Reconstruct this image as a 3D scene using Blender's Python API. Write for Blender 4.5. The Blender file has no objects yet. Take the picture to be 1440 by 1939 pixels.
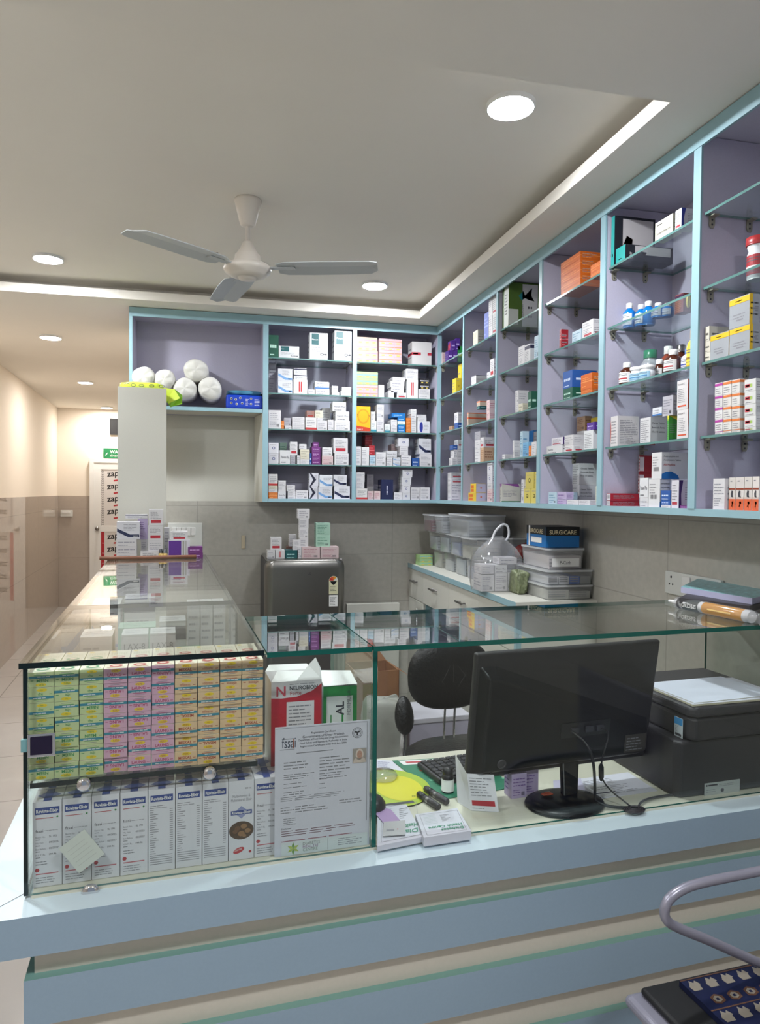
import bpy, math, random
from mathutils import Vector, Matrix
C = bpy.context.scene.collection
PI = math.pi
rnd = random.Random(7)
# ------------------------------------------------------------------ frames of reference
# world: X along the back wall, Y along the right-hand wall.  The counter stands 3.84 degrees askew (u, v).
CA = math.radians(3.84)
cU = Vector((math.cos(CA), math.sin(CA), 0)); cV = Vector((-math.sin(CA), math.cos(CA), 0))
CAMZ = 1.5
FPX = 1340.0
def cam_axes():
    yaw, pitch, roll = math.radians(12.91), math.radians(1.469), math.radians(.537)
    f = Vector((math.sin(yaw)*math.cos(pitch), math.cos(yaw)*math.cos(pitch), -math.sin(pitch)))
    r = Vector((math.cos(yaw), -math.sin(yaw), 0)); u = r.cross(f)
    return f, r*math.cos(roll)+u*math.sin(roll), u*math.cos(roll)-r*math.sin(roll)
aF, aR, aU = cam_axes(); EYE = Vector((0, 0, CAMZ))
# survey helpers: sight line of a measured point cut with a plane of the room
def ray(x, y): return aF + aR*((x-720)/FPX) - aU*((y-969.5)/FPX)
def zp(x, y, z): d = ray(x, y); return EYE + d*((z-CAMZ)/d.z)
def yp(x, y, Y): d = ray(x, y); return EYE + d*(Y/d.y)
def xp(x, y, X): d = ray(x, y); return EYE + d*(X/d.x)
def vp(x, y, v): d = ray(x, y); return EYE + d*(v/d.dot(cV))
def uv(p): return (p.dot(cU), p.dot(cV), p.z)
def W(u, v, z=0): return cU*u + cV*v + Vector((0, 0, z))
cd = bpy.data.cameras.new('camera'); cam = bpy.data.objects.new('camera', cd); C.objects.link(cam)
cd.sensor_fit = 'HORIZONTAL'; cd.sensor_width = 36; cd.lens = 36*FPX/1440; cd.clip_start = .02
cam.matrix_world = Matrix((( aR.x, aU.x, -aF.x, 0), (aR.y, aU.y, -aF.y, 0), (aR.z, aU.z, -aF.z, CAMZ), (0, 0, 0, 1)))
sc = bpy.context.scene; sc.camera = cam
sc.view_settings.view_transform = 'Standard'; sc.view_settings.look = 'None'; sc.view_settings.gamma = 1
sc.view_settings.use_curve_mapping = False; sc.view_settings.exposure = 0.0
# ------------------------------------------------------------------ materials
_m = {}
def lin(c):
    return tuple((x/12.92 if x <= .04045 else ((x+.055)/1.055)**2.4) for x in c)
def mat(name, rgb=None, rough=.6, metal=0., spec=.5, noise=0., nscale=40., bump=0., emit=0., coat=0.):
    if name in _m: return _m[name]
    m = bpy.data.materials.new(name); m.use_nodes = True; nt = m.node_tree; b = nt.nodes['Principled BSDF']
    c = (*lin([x/255 for x in rgb]), 1)
    b.inputs['Base Color'].default_value = c; b.inputs['Roughness'].default_value = rough
    b.inputs['Metallic'].default_value = metal; b.inputs['Specular IOR Level'].default_value = spec
    b.inputs['Coat Weight'].default_value = coat
    if noise or bump:
        tc = nt.nodes.new('ShaderNodeTexCoord'); n = nt.nodes.new('ShaderNodeTexNoise'); n.inputs['Scale'].default_value = nscale
        n.inputs['Detail'].default_value = 5; nt.links.new(tc.outputs['Object'], n.inputs['Vector'])
        if noise:
            mx = nt.nodes.new('ShaderNodeMix'); mx.data_type = 'RGBA'
            mx.inputs[6].default_value = tuple(x*(1-noise) for x in c[:3])+(1,)
            mx.inputs[7].default_value = tuple(min(1, x*(1+noise)) for x in c[:3])+(1,)
            nt.links.new(n.outputs['Fac'], mx.inputs[0]); nt.links.new(mx.outputs[2], b.inputs['Base Color'])
        if bump:
            bp = nt.nodes.new('ShaderNodeBump'); bp.inputs['Strength'].default_value = bump; bp.inputs['Distance'].default_value = .005
            nt.links.new(n.outputs['Fac'], bp.inputs['Height']); nt.links.new(bp.outputs['Normal'], b.inputs['Normal'])
    if emit:
        b.inputs['Emission Color'].default_value = c; b.inputs['Emission Strength'].default_value = emit
    _m[name] = m; return m
def dim(h, k=.93): return ''.join('%02x' % int(int(h[i:i+2], 16)*k) for i in (0, 2, 4))
def col(h):     # paint or print of one colour, given as hex
    h = h.lower(); rgb = [int(h[i:i+2], 16) for i in (0, 2, 4)]
    return mat('print_'+h, rgb, rough=.45)
def see_through(name, tint, haze=0., hazecol=(1, 1, 1), rough=0., f0=.04):
    if name in _m: return _m[name]
    m = bpy.data.materials.new(name); m.use_nodes = True; nt = m.node_tree; nt.nodes.clear()
    out = nt.nodes.new('ShaderNodeOutputMaterial'); tr = nt.nodes.new('ShaderNodeBsdfTransparent'); gl = nt.nodes.new('ShaderNodeBsdfGlossy')
    tr.inputs[0].default_value = (*tint, 1); gl.inputs['Roughness'].default_value = rough; gl.inputs['Color'].default_value = (1, 1, 1, 1)
    lw = nt.nodes.new('ShaderNodeLayerWeight'); lw.inputs['Blend'].default_value = .5
    pw = nt.nodes.new('ShaderNodeMath'); pw.operation = 'POWER'; pw.inputs[1].default_value = 5
    ma = nt.nodes.new('ShaderNodeMath'); ma.operation = 'MULTIPLY_ADD'; ma.inputs[1].default_value = 1-f0; ma.inputs[2].default_value = f0
    nt.links.new(lw.outputs['Facing'], pw.inputs[0]); nt.links.new(pw.outputs[0], ma.inputs[0])
    base = tr
    if haze:
        df = nt.nodes.new('ShaderNodeBsdfDiffuse'); df.inputs[0].default_value = (*hazecol, 1)
        tl = nt.nodes.new('ShaderNodeBsdfTranslucent'); tl.inputs[0].default_value = (*hazecol, 1)
        m1 = nt.nodes.new('ShaderNodeMixShader'); m1.inputs[0].default_value = .4
        nt.links.new(df.outputs[0], m1.inputs[1]); nt.links.new(tl.outputs[0], m1.inputs[2])
        m2 = nt.nodes.new('ShaderNodeMixShader'); m2.inputs[0].default_value = haze
        nt.links.new(tr.outputs[0], m2.inputs[1]); nt.links.new(m1.outputs[0], m2.inputs[2]); base = m2
    mx = nt.nodes.new('ShaderNodeMixShader'); nt.links.new(ma.outputs[0], mx.inputs[0])
    nt.links.new(base.outputs[0], mx.inputs[1]); nt.links.new(gl.outputs[0], mx.inputs[2]); nt.links.new(mx.outputs[0], out.inputs[0])
    _m[name] = m; return m
def tiles(name, rgb, size, gap, rough, var=.06, nscale=60, gapmul=.6, spec=.5, off=(0, 0, 0)):
    m = bpy.data.materials.new(name); m.use_nodes = True; nt = m.node_tree; b = nt.nodes['Principled BSDF']
    tc = nt.nodes.new('ShaderNodeTexCoord'); mp = nt.nodes.new('ShaderNodeMapping'); mp.inputs['Location'].default_value = off
    nt.links.new(tc.outputs['UV'], mp.inputs[0])
    br = nt.nodes.new('ShaderNodeTexBrick'); br.offset = 0; br.inputs['Scale'].default_value = 1
    br.inputs['Brick Width'].default_value = size[0]; br.inputs['Row Height'].default_value = size[1]; br.inputs['Mortar Size'].default_value = gap
    br.inputs['Mortar Smooth'].default_value = .3
    c = lin([x/255 for x in rgb])
    n = nt.nodes.new('ShaderNodeTexNoise'); n.inputs['Scale'].default_value = nscale; n.inputs['Detail'].default_value = 6
    nt.links.new(mp.outputs[0], n.inputs['Vector'])
    mx = nt.nodes.new('ShaderNodeMix'); mx.data_type = 'RGBA'
    mx.inputs[6].default_value = (*[x*(1-var) for x in c], 1); mx.inputs[7].default_value = (*[x*(1+var) for x in c], 1)
    nt.links.new(n.outputs['Fac'], mx.inputs[0]); nt.links.new(mx.outputs[2], br.inputs['Color1']); nt.links.new(mx.outputs[2], br.inputs['Color2'])
    br.inputs['Mortar'].default_value = (*[x*gapmul for x in c], 1)
    nt.links.new(mp.outputs[0], br.inputs['Vector']); nt.links.new(br.outputs['Color'], b.inputs['Base Color'])
    b.inputs['Roughness'].default_value = rough; b.inputs['Specular IOR Level'].default_value = spec
    return m
# ------------------------------------------------------------------ text outlines
_glyph = {}
FONT = None
def glyphs(s):
    if s in _glyph: return _glyph[s]
    cu = bpy.data.curves.new('lettering', 'FONT'); cu.body = s.lstrip('*'); cu.offset = .022 if s[0] == '*' else 0; cu.resolution_u = 2; cu.size = 1
    o = bpy.data.objects.new('lettering', cu); C.objects.link(o)
    dg = bpy.context.evaluated_depsgraph_get(); e = o.evaluated_get(dg); me = e.to_mesh()
    vs = [(v.co.x, v.co.y) for v in me.vertices]; fs = [tuple(p.vertices) for p in me.polygons]
    e.to_mesh_clear(); bpy.data.objects.remove(o); bpy.data.curves.remove(cu)
    if not vs: vs = [(0, 0), (1, 0), (1, 1)]; fs = []
    x0 = min(v[0] for v in vs); x1 = max(v[0] for v in vs); y0 = min(v[1] for v in vs); y1 = max(v[1] for v in vs)
    _glyph[s] = ([(v[0]-x0, v[1]-y0) for v in vs], fs, x1-x0, max(y1-y0, .01)); return _glyph[s]
# ------------------------------------------------------------------ geometry collector
class G:
    def __init__(s): s.v = []; s.f = []; s.m = []; s.mats = []; s.sm = []
    def mi(s, m):
        if m not in s.mats: s.mats.append(m)
        return s.mats.index(m)
    def face(s, pts, m, smooth=False):
        n = len(s.v); s.v += [tuple(p) for p in pts]; s.f.append(tuple(range(n, n+len(pts)))); s.m.append(s.mi(m)); s.sm.append(smooth); return s
    def box(s, x0, x1, y0, y1, z0, z1, m, top=None, front=None, side=None, bot=None, back=None):
        if x0 > x1: x0, x1 = x1, x0
        if y0 > y1: y0, y1 = y1, y0
        if z0 > z1: z0, z1 = z1, z0
        a = [(x0, y0, z0), (x1, y0, z0), (x1, y1, z0), (x0, y1, z0), (x0, y0, z1), (x1, y0, z1), (x1, y1, z1), (x0, y1, z1)]
        n = len(s.v); s.v += a
        for q, mm in (((3, 2, 1, 0), bot), ((4, 5, 6, 7), top), ((0, 1, 5, 4), front), ((1, 2, 6, 5), side), ((2, 3, 7, 6), back), ((3, 0, 4, 7), side)):
            s.f.append(tuple(n+i for i in q)); s.m.append(s.mi(mm or m)); s.sm.append(False)
        return s
    def prism(s, poly, a, b, m, axis='z', capm=None):   # poly in the plane square to axis
        def P(p, t):
            return {'z': (p[0], p[1], t), 'y': (p[0], t, p[1]), 'x': (t, p[0], p[1])}[axis]
        k = len(poly); n = len(s.v); s.v += [P(p, a) for p in poly]+[P(p, b) for p in poly]
        for i in range(k):
            j = (i+1) % k; s.f.append((n+i, n+j, n+k+j, n+k+i)); s.m.append(s.mi(m)); s.sm.append(False)
        for q in (tuple(n+i for i in reversed(range(k))), tuple(n+k+i for i in range(k))):
            s.f.append(q); s.m.append(s.mi(capm or m)); s.sm.append(False)
        return s
    def lathe(s, prof, m, n=32, c=(0, 0, 0), axis='z', wob=0., sx=1., sy=1., seed=0):
        r_ = random.Random(seed); base = len(s.v)
        for i, (r, z) in enumerate(prof):
            for k in range(n):
                a = 2*PI*k/n; rr = r*(1+wob*(r_.random()-.5)); x, y = rr*math.cos(a)*sx, rr*math.sin(a)*sy
                p = {'z': (x, y, z), 'y': (x, z, y), 'x': (z, x, y)}[axis]
                s.v.append((p[0]+c[0], p[1]+c[1], p[2]+c[2]))
        for i in range(len(prof)-1):
            for k in range(n):
                a = base+i*n+k; b = base+i*n+(k+1) % n; s.f.append((a, b, b+n, a+n)); s.m.append(s.mi(m)); s.sm.append(True)
        for i in (0, len(prof)-1):
            if prof[i][0] > 1e-4:
                s.f.append(tuple(base+i*n+k for k in range(n))); s.m.append(s.mi(m)); s.sm.append(False)
        return s
    def tube(s, pts, r, m, n=12, closed=False):
        pts = [Vector(p) for p in pts]; base = len(s.v); k = len(pts); up = Vector((0, 0, 1)); prev = None
        for i, p in enumerate(pts):
            t = (pts[(i+1) % k if closed else min(i+1, k-1)]-pts[(i-1) % k if closed else max(i-1, 0)]).normalized()
            if prev is None:
                a = t.cross(up)
                if a.length < .1: a = t.cross(Vector((1, 0, 0)))
            else: a = prev-t*prev.dot(t)
            a.normalize(); prev = a; b = t.cross(a)
            rr = r[i] if isinstance(r, (list, tuple)) else r
            for j in range(n):
                an = 2*PI*j/n; s.v.append(tuple(p+a*(rr*math.cos(an))+b*(rr*math.sin(an))))
        for i in range(k if closed else k-1):
            for j in range(n):
                a = base+i*n+j; b = base+i*n+(j+1) % n; c = base+((i+1) % k)*n+(j+1) % n; d = base+((i+1) % k)*n+j
                s.f.append((a, b, c, d)); s.m.append(s.mi(m)); s.sm.append(True)
        if not closed:
            s.f.append(tuple(base+j for j in range(n))); s.m.append(s.mi(m)); s.sm.append(False)
            s.f.append(tuple(base+(k-1)*n+j for j in range(n))); s.m.append(s.mi(m)); s.sm.append(False)
        return s
    def q(s, o, ux, uy, a, b, c, d, m):     # rectangle a..b by c..d in the plane o + a*ux + c*uy
        return s.face([o+ux*a+uy*c, o+ux*b+uy*c, o+ux*b+uy*d, o+ux*a+uy*d], m)
    def poly(s, o, ux, uy, pts, m): return s.face([o+ux*p[0]+uy*p[1] for p in pts], m)
    def text(s, t, o, ux, uy, x, y, h, m, maxw=None, al='l', wmul=1., flip=False):
        vs, fs, w, hh = glyphs(t); k = h/hh; kx = k*wmul
        if maxw and w*kx > maxw: kx = maxw/w
        ww = w*kx; x0 = x-(ww/2 if al == 'c' else ww if al == 'r' else 0)
        n = len(s.v)
        for a, b in vs:
            if flip: a, b = w-a, hh-b
            s.v.append(tuple(o+ux*(x0+a*kx)+uy*(y+b*k)))
        for f in fs: s.f.append(tuple(n+i for i in f)); s.m.append(s.mi(m)); s.sm.append(False)
        return s
    def lines(s, o, ux, uy, x0, x1, y0, y1, pitch, m, r_, words=True):   # small print
        y = y1-pitch
        while y >= y0-1e-6:
            x = x0; end = x0+(x1-x0)*(.6+.4*r_.random())
            if words:
                while x < end:
                    w = (.12+.2*r_.random())*(x1-x0); w = min(w, end-x)
                    s.q(o, ux, uy, x, x+w, y, y+pitch*.3, m); x += w+(x1-x0)*.035
            else: s.q(o, ux, uy, x, end, y, y+pitch*.3, m)
            y -= pitch
        return s
    def build(s, name, parent=None, loc=(0, 0, 0), rz=0., rot=None, bevel=0., seg=2, sub=0, smooth=False):
        me = bpy.data.meshes.new(name); me.from_pydata(s.v, [], s.f)
        for m in s.mats: me.materials.append(m)
        me.polygons.foreach_set('material_index', s.m); me.polygons.foreach_set('use_smooth', [x or smooth for x in s.sm]); me.update()
        o = bpy.data.objects.new(name, me); C.objects.link(o); o.location = loc; o.rotation_euler = rot or (0, 0, rz)
        if parent: o.parent = parent
        if bevel:
            wd = o.modifiers.new('w', 'WELD'); wd.merge_threshold = 1e-5
            b = o.modifiers.new('b', 'BEVEL'); b.width = bevel; b.segments = seg; b.limit_method = 'ANGLE'; b.angle_limit = math.radians(40)
        if sub:
            wd = o.modifiers.new('w', 'WELD'); wd.merge_threshold = 1e-5
            b = o.modifiers.new('s', 'SUBSURF'); b.levels = sub; b.render_levels = sub
        return o
V3 = Vector; EX, EY, EZ = V3((1, 0, 0)), V3((0, 1, 0)), V3((0, 0, 1))
def tag(o, label, cat, group=None, kind=None):
    if label: o['label'] = label
    if cat: o['category'] = cat
    if group: o['group'] = group
    if kind: o['kind'] = kind
    return o
def thing(name, label, cat, loc=(0, 0, 0), rz=0., group=None, rot=None):
    o = bpy.data.objects.new(name, None); C.objects.link(o); o.empty_display_size = .05
    o.location = loc; o.rotation_euler = rot or (0, 0, rz); return tag(o, label, cat, group)
def smooth(p, n=3):
    out = []
    for i in range(len(p)-1):
        a, b, c, d = p[max(i-1, 0)], p[i], p[i+1], p[min(i+2, len(p)-1)]
        for k in range(n):
            t_ = k/n; out.append(.5*((2*b)+(c-a)*t_+(2*a-5*b+4*c-d)*t_*t_+(-a+3*b-3*c+d)*t_**3))
    return out+[p[-1]]
def struct(o): o['kind'] = 'structure'; return o
def uvq(g, name, pts, uvs, m):     # one textured setting panel
    me = bpy.data.meshes.new(name); me.from_pydata([tuple(p) for p in pts], [], [tuple(range(len(pts)))]); me.materials.append(m)
    l = me.uv_layers.new(name='UVMap')
    for i, u in enumerate(uvs): l.data[i].uv = u
    o = bpy.data.objects.new(name, me); C.objects.link(o); return o
def slab(name, p0, du, dv, nrm, th, m, parent=None):   # thick panel with UVs in metres on its face
    p0, du, dv, nrm = V3(p0), V3(du), V3(dv), V3(nrm)
    vs = [p0, p0+du, p0+du+dv, p0+dv]; bk = [p-nrm*th for p in vs]
    me = bpy.data.meshes.new(name); me.from_pydata([tuple(p) for p in vs+bk], [], [(0, 1, 2, 3), (7, 6, 5, 4), (0, 4, 5, 1), (1, 5, 6, 2), (2, 6, 7, 3), (3, 7, 4, 0)])
    me.materials.append(m); l = me.uv_layers.new(name='UVMap')
    a, b = du.length, dv.length; q = [(0, 0), (a, 0), (a, b), (0, b)]
    for i in range(4): l.data[i].uv = q[i]
    o = bpy.data.objects.new(name, me); C.objects.link(o)
    if parent: o.parent = parent
    return o
# ------------------------------------------------------------------ palette
M_ceil = mat('ceiling_paint', (232, 227, 218), rough=.9, noise=.03, nscale=3)
M_wall = mat('wall_paint', (232, 222, 208), rough=.75, noise=.03, nscale=2)
M_lam = mat('cream_laminate', (205, 204, 194), rough=.45, noise=.05, nscale=220)
M_trim = mat('blue_edging', (146, 180, 190), rough=.35, noise=.04, nscale=30)
M_lilac = mat('lilac_laminate', (186, 182, 200), rough=.5, noise=.07, nscale=260)
M_blue = mat('counter_blue_laminate', (152, 174, 192), rough=.45, noise=.04, nscale=150)
M_bluetop = mat('counter_pale_top', (214, 232, 240), rough=.35)
M_taupe = mat('counter_cream_panel', (216, 207, 193), rough=.55, noise=.04, nscale=120)
M_mint = mat('mint_edge', (124, 166, 156), rough=.3)
M_white = mat('white_paint', (228, 228, 226), rough=.4)
M_steel = mat('brushed_steel', (150, 148, 146), rough=.28, metal=1, noise=.1, nscale=20)
M_chrome = mat('chrome', (225, 225, 228), rough=.06, metal=1)
M_bracket = mat('bracket_metal', (150, 146, 132), rough=.45, metal=.35)
M_black = mat('black_plastic', (22, 23, 26), rough=.35)
M_dark = mat('dark_grey_plastic', (58, 56, 60), rough=.45)
M_leather = mat('black_leather', (15, 14, 15), rough=.35, bump=.5, nscale=90)
M_card = mat('brown_card', (140, 96, 62), rough=.8, noise=.08, nscale=30)
M_glass = see_through('clear_glass', (.965, .985, .975), f0=.028)
M_shelf = see_through('shelf_glass', (.9, .95, .93))
M_gedge = mat('green_glass_edge', (10, 88, 78), rough=.12)
M_gdark = mat('dark_glass_edge', (6, 26, 26), rough=.12)
M_sedge = mat('shelf_glass_edge', (92, 130, 126), rough=.15)
M_tub = see_through('frosted_plastic', (.94, .95, .96), haze=.24, hazecol=(.97, .98, 1), rough=.25)
M_bag = see_through('clear_film', (.93, .93, .94), haze=.16, hazecol=(.85, .86, .88), rough=.12, f0=.06)
M_ink = mat('grey_ink', (136, 136, 142), rough=.6)
M_ink2 = mat('dark_ink', (60, 60, 66), rough=.6)
M_led = mat('lamp_face', (246, 250, 255), emit=500)
M_ledw = mat('warm_lamp_face', (255, 249, 243), emit=370)
FZ = .08          # floor level
XR = 1.565        # right-hand wall
YB = 4.37         # back wall
ZS = 2.51         # lower ceiling
ZC = 2.60         # raised ceiling
# ------------------------------------------------------------------ room shell
M_floor = tiles('floor_tiles', (184, 179, 174), (.6, .6), .004, .16, var=.05, nscale=9, off=(.1, .25, 0))
M_dado = tiles('grey_wall_tiles', (184, 181, 172), (.6, .3), .0025, .22, var=.13, nscale=38, gapmul=.75, off=(.25, .16, 0))
M_hdado = tiles('hall_wall_tiles', (176, 164, 152), (.6, .6), .003, .03, var=.06, nscale=20, gapmul=.8, spec=.8)
o = slab('floor', W(-1.6, -1.6, FZ), cU*6, cV*11.6, EZ, .06, M_floor); struct(o)
UL, VE = -1.285, 9.4
o = slab('wall_left', W(UL, -1.6, FZ), cV*(VE+1.6), EZ*2.5, cU, .1, M_wall); struct(o)
o = slab('trim_1', W(UL+.012, -1.6, FZ), cV*(VE+1.6), EZ*1.36, cU, .012, M_hdado); struct(o)
o = slab('wall_end', W(UL-.1, VE, FZ), cU*1.7, EZ*2.5, -cV, .1, M_wall); struct(o)
o = slab('trim_2', W(UL+.012, VE-.012, FZ), cU*.40, EZ*1.36, -cV, .012, M_hdado); struct(o)
o = slab('wall_hall', W(-.14, 4.75, FZ), cV*4.7, EZ*2.5, -cU, .08, M_wall); struct(o)
o = slab('wall_back', (-.5, YB, FZ), (XR+.6, 0, 0), (0, 0, 2.5), (0, -1, 0), .1, M_lam); struct(o)
o = slab('trim_3', (-.47, YB-.012, FZ), (XR+.47, 0, 0), (0, 0, 1.367), (0, -1, 0), .012, M_dado); struct(o)
o = slab('wall_right', (XR, YB, FZ), (0, -YB-1.6, 0), (0, 0, 2.5), (-1, 0, 0), .1, M_lam); struct(o)
o = slab('trim_4', (XR-.012, YB-.012, FZ), (0, -YB-1.4, 0), (0, 0, 1.367), (-1, 0, 0), .012, M_dado); struct(o)
# ceiling: lower border with a raised tray and a lip round it
HX0, HX1, HY0, HY1 = -1.38, 1.127, 1.63, 3.945
g = G(); th = .045
for a, b, c, d in ((-2.3, XR+.1, -1.7, HY0), (-2.3, HX0, HY0, HY1), (HX1, XR+.1, HY0, HY1), (-2.3, XR+.1, HY1, 9.9)):
    g.box(a, b, c, d, ZS, ZS+th, M_ceil)
o = g.build('ceiling'); struct(o)
g = G(); g.box(HX0-.25, HX1+.12, HY0-.1, HY1+.12, ZC, ZC+.03, M_ceil)
g.box(HX0-.25, HX1+.12, HY1+.12, HY1+.13, ZS+th, ZC, M_ceil).box(HX1+.12, HX1+.13, HY0-.1, HY1+.13, ZS+th, ZC, M_ceil)
g.box(HX0-.25, HX1+.12, HY0-.11, HY0-.1, ZS+th, ZC, M_ceil).box(HX0-.26, HX0-.25, HY0-.1, HY1+.13, ZS+th, ZC, M_ceil)
struct(g.build('ceiling_tray'))
# corridor end: washroom door, sign, vent, switch plate
def E9(x, y): return uv(vp(x, y, VE-.02))
d0 = E9(170, 868)
dx0, dz1 = d0[0], d0[2]
dr = thing('door_1', 'white framed washroom door still covered in printed film', 'door', W(dx0, VE-.02, FZ), CA); dr['kind'] = 'structure'
g = G(); H_ = dz1-FZ; DW = .74
g.box(0, .05, -.03, .03, 0, H_, M_white).box(DW-.05, DW, -.03, .03, 0, H_, M_white).box(.05, DW-.05, -.03, .03, H_-.05, H_, M_white)
g.build('door_frame', dr)
g = G(); g.box(.05, DW-.05, -.012, .02, .0, H_-.05, M_white).box(.05, .13, -.022, -.012, 0, H_-.05, M_white).box(DW-.13, DW-.05, -.022, -.012, 0, H_-.05, M_white)
g.box(.13, DW-.13, -.022, -.012, H_-.13, H_-.05, M_white).box(.13, DW-.13, -.022, -.012, .92, .99, M_white).box(.13, DW-.13, -.022, -.012, 0, .1, M_white)
g.build('door_leaf', dr)
g = G(); M_film = col('d6d2d0'); g.box(.13, DW-.13, -.015, -.012, .1, H_-.13, M_film); o_ = V3((0, -.0155, 0)); red = col('b0202c')
g.q(o_, EX, EZ, .13, .17, .1, .92, red)
for k in range(12): g.text('zap', o_-EY*.001, EX, EZ, .143+(.03 if k % 2 else .0), .15+k*.062, .012, M_film, maxw=.02)
z = 1.0
while z < H_-.15:
    g.poly(o_, EX, EZ, [(.135, z), (.15, z+.012), (.165, z), (.165, z+.006), (.15, z+.018), (.135, z+.006)], M_ink2); z += .022
for k in range(11):
    z = .16+k*.155
    if .86 < z < 1.0: continue
    for j in range(2):
        g.text('*zap', o_, (EX+EZ*.1).normalized(), EZ, .2+j*.24, z, .075, col('1c1a1c'), maxw=.17)
        g.q(o_, (EX+EZ*.15).normalized(), EZ, .28+j*.22, .35+j*.22, z-.055, z-.035, red)
g.build('printed_film', dr)
g = G(); g.lathe([(.022, 0), (.022, -.01), (.012, -.014), (.012, -.04), (.024, -.045), (.024, -.06), (.001, -.064)], M_steel, 20, (0.09, -.022, .96), 'y')
g.build('door_handle', dr)
a = E9(196, 849); b = E9(196, 868)
t = thing('washroom_sign', 'green washroom sign in white lettering above the film-covered door', 'sign', W(a[0], VE-.02, b[2]+.006), CA)
g = G(); hh = a[2]-b[2]-.006; g.box(0, .42, -.012, 0, 0, hh, col('1f7a48')); o_ = V3((0, -.0125, 0))
g.text('*WASHROOM', o_, EX, EZ, .075, hh*.5, .04, M_white).text('शौचालय', o_, EX, EZ, .075, hh*.12, .035, M_white)
g.poly(o_, EX, EZ, [(.02, .03), (.03, .05), (.05, .07), (.045, .05), (.03, .03)], M_white)
g.build('sign_board', t)
a = E9(208, 792); b = E9(208, 823)
g = G(); g.box(0, .34, -.01, .0, 0, a[2]-b[2], M_white, front=mat('vent_black', (8, 8, 9), rough=.8))
tag(g.build('wall_vent', None, W(a[0], VE-.012, b[2]), CA), 'small black vent opening high on the corridor end wall', 'vent')
def switch_plate(loc, rz, w, h, label, n, sockets=0):
    t = thing('switch_plate', label, 'switch', loc, rz)
    g = G(); g.box(0, w, -.012, 0, 0, h, mat('switch_plastic', (214, 216, 212), rough=.35)); g.build('plate', t, bevel=.003)
    for k in range(n):
        gg = G(); gg.box(0, w*.7/n-.003, -.006, 0, 0, h*.32, M_white); gg.build('switch', t, loc=(w*.12+k*w*.7/n, -.012, h*.5), bevel=.0015)
    return t
a = E9(115, 966); b = E9(138, 978)
switch_plate(W(a[0], VE-.026, b[2]), CA, b[0]-a[0], a[2]-b[2], 'white three-gang switch plate on the corridor end wall tiles', 3)
# ------------------------------------------------------------------ ceiling lights
def downlight(p, zc, label, warm=False, power=9.):
    t = thing('ceiling_light', label, 'ceiling light', (p[0], p[1], zc), 0, 'round downlights')
    g = G(); g.lathe([(.069, 0), (.069, -.012), (.066, -.014), (.0625, -.012), (.0625, -.004)], M_white, 32); g.build('rim', t)
    g = G(); g.lathe([(.0005, -.016), (.03, -.0155), (.05, -.013), (.0618, -.007)], M_ledw if warm else M_led, 32); g.build('lamp_face', t)
PW = 10
downlight((.80, 1.89), ZC, 'round ceiling downlight nearest the right-hand shelves, big and bright above counter', power=PW)
downlight((.798, 3.657), ZC, 'round ceiling downlight beside the tip of the fan blade', power=PW)
downlight((-.785, 3.631), ZC, 'round ceiling downlight far left inside the raised tray', power=PW)
for i, (p, lb) in enumerate((((-1.072, 5.026), 'nearest of the corridor ceiling downlights'), ((-1.199, 7.017), 'middle one of the three corridor ceiling downlights'), ((-1.309, 9.05), 'small far downlight at the end of the corridor ceiling'))):
    downlight(p, ZS, lb, True, PW*1.7)
downlight((-.785, 1.89), ZC, 'round ceiling downlight of the tray, out of frame above left', power=PW)
downlight((.80, .1), ZS, 'round ceiling downlight overhead to the right behind the viewer', power=PW*.5)
downlight((-.785, .1), ZS, 'round ceiling downlight overhead to the left behind the viewer', power=PW*.5)
# ------------------------------------------------------------------ ceiling fan
M_fan = mat('fan_enamel', (226, 218, 208), rough=.3); M_blade = mat('fan_blade_paint', (188, 192, 194), rough=.4)
fan = thing('ceiling_fan', 'white three-bladed ceiling fan hanging from the raised ceiling', 'fan', (.106, 2.735, 2.345))
z0 = 2.345
G().lathe([(.001, ZC-z0), (.05, ZC-z0), (.05, ZC-.008-z0), (.028, 2.505-z0), (.016, 2.5-z0), (.001, 2.5-z0)], M_fan, 36).build('canopy', fan)
G().lathe([(.0085, 2.5-z0), (.0085, 2.44-z0)], M_fan, 16).build('down_rod', fan)
G().lathe([(.012, .1), (.018, .097), (.026, .078), (.04, .055), (.047, .048), (.048, .035), (.055, .022), (.055, .012), (.085, .008), (.09, -.004), (.086, -.016), (.075, -.02), (.072, -.026), (.04, -.036), (.034, -.034), (.032, -.042), (.001, -.044)], M_fan, 48).build('motor_housing', fan)
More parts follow.
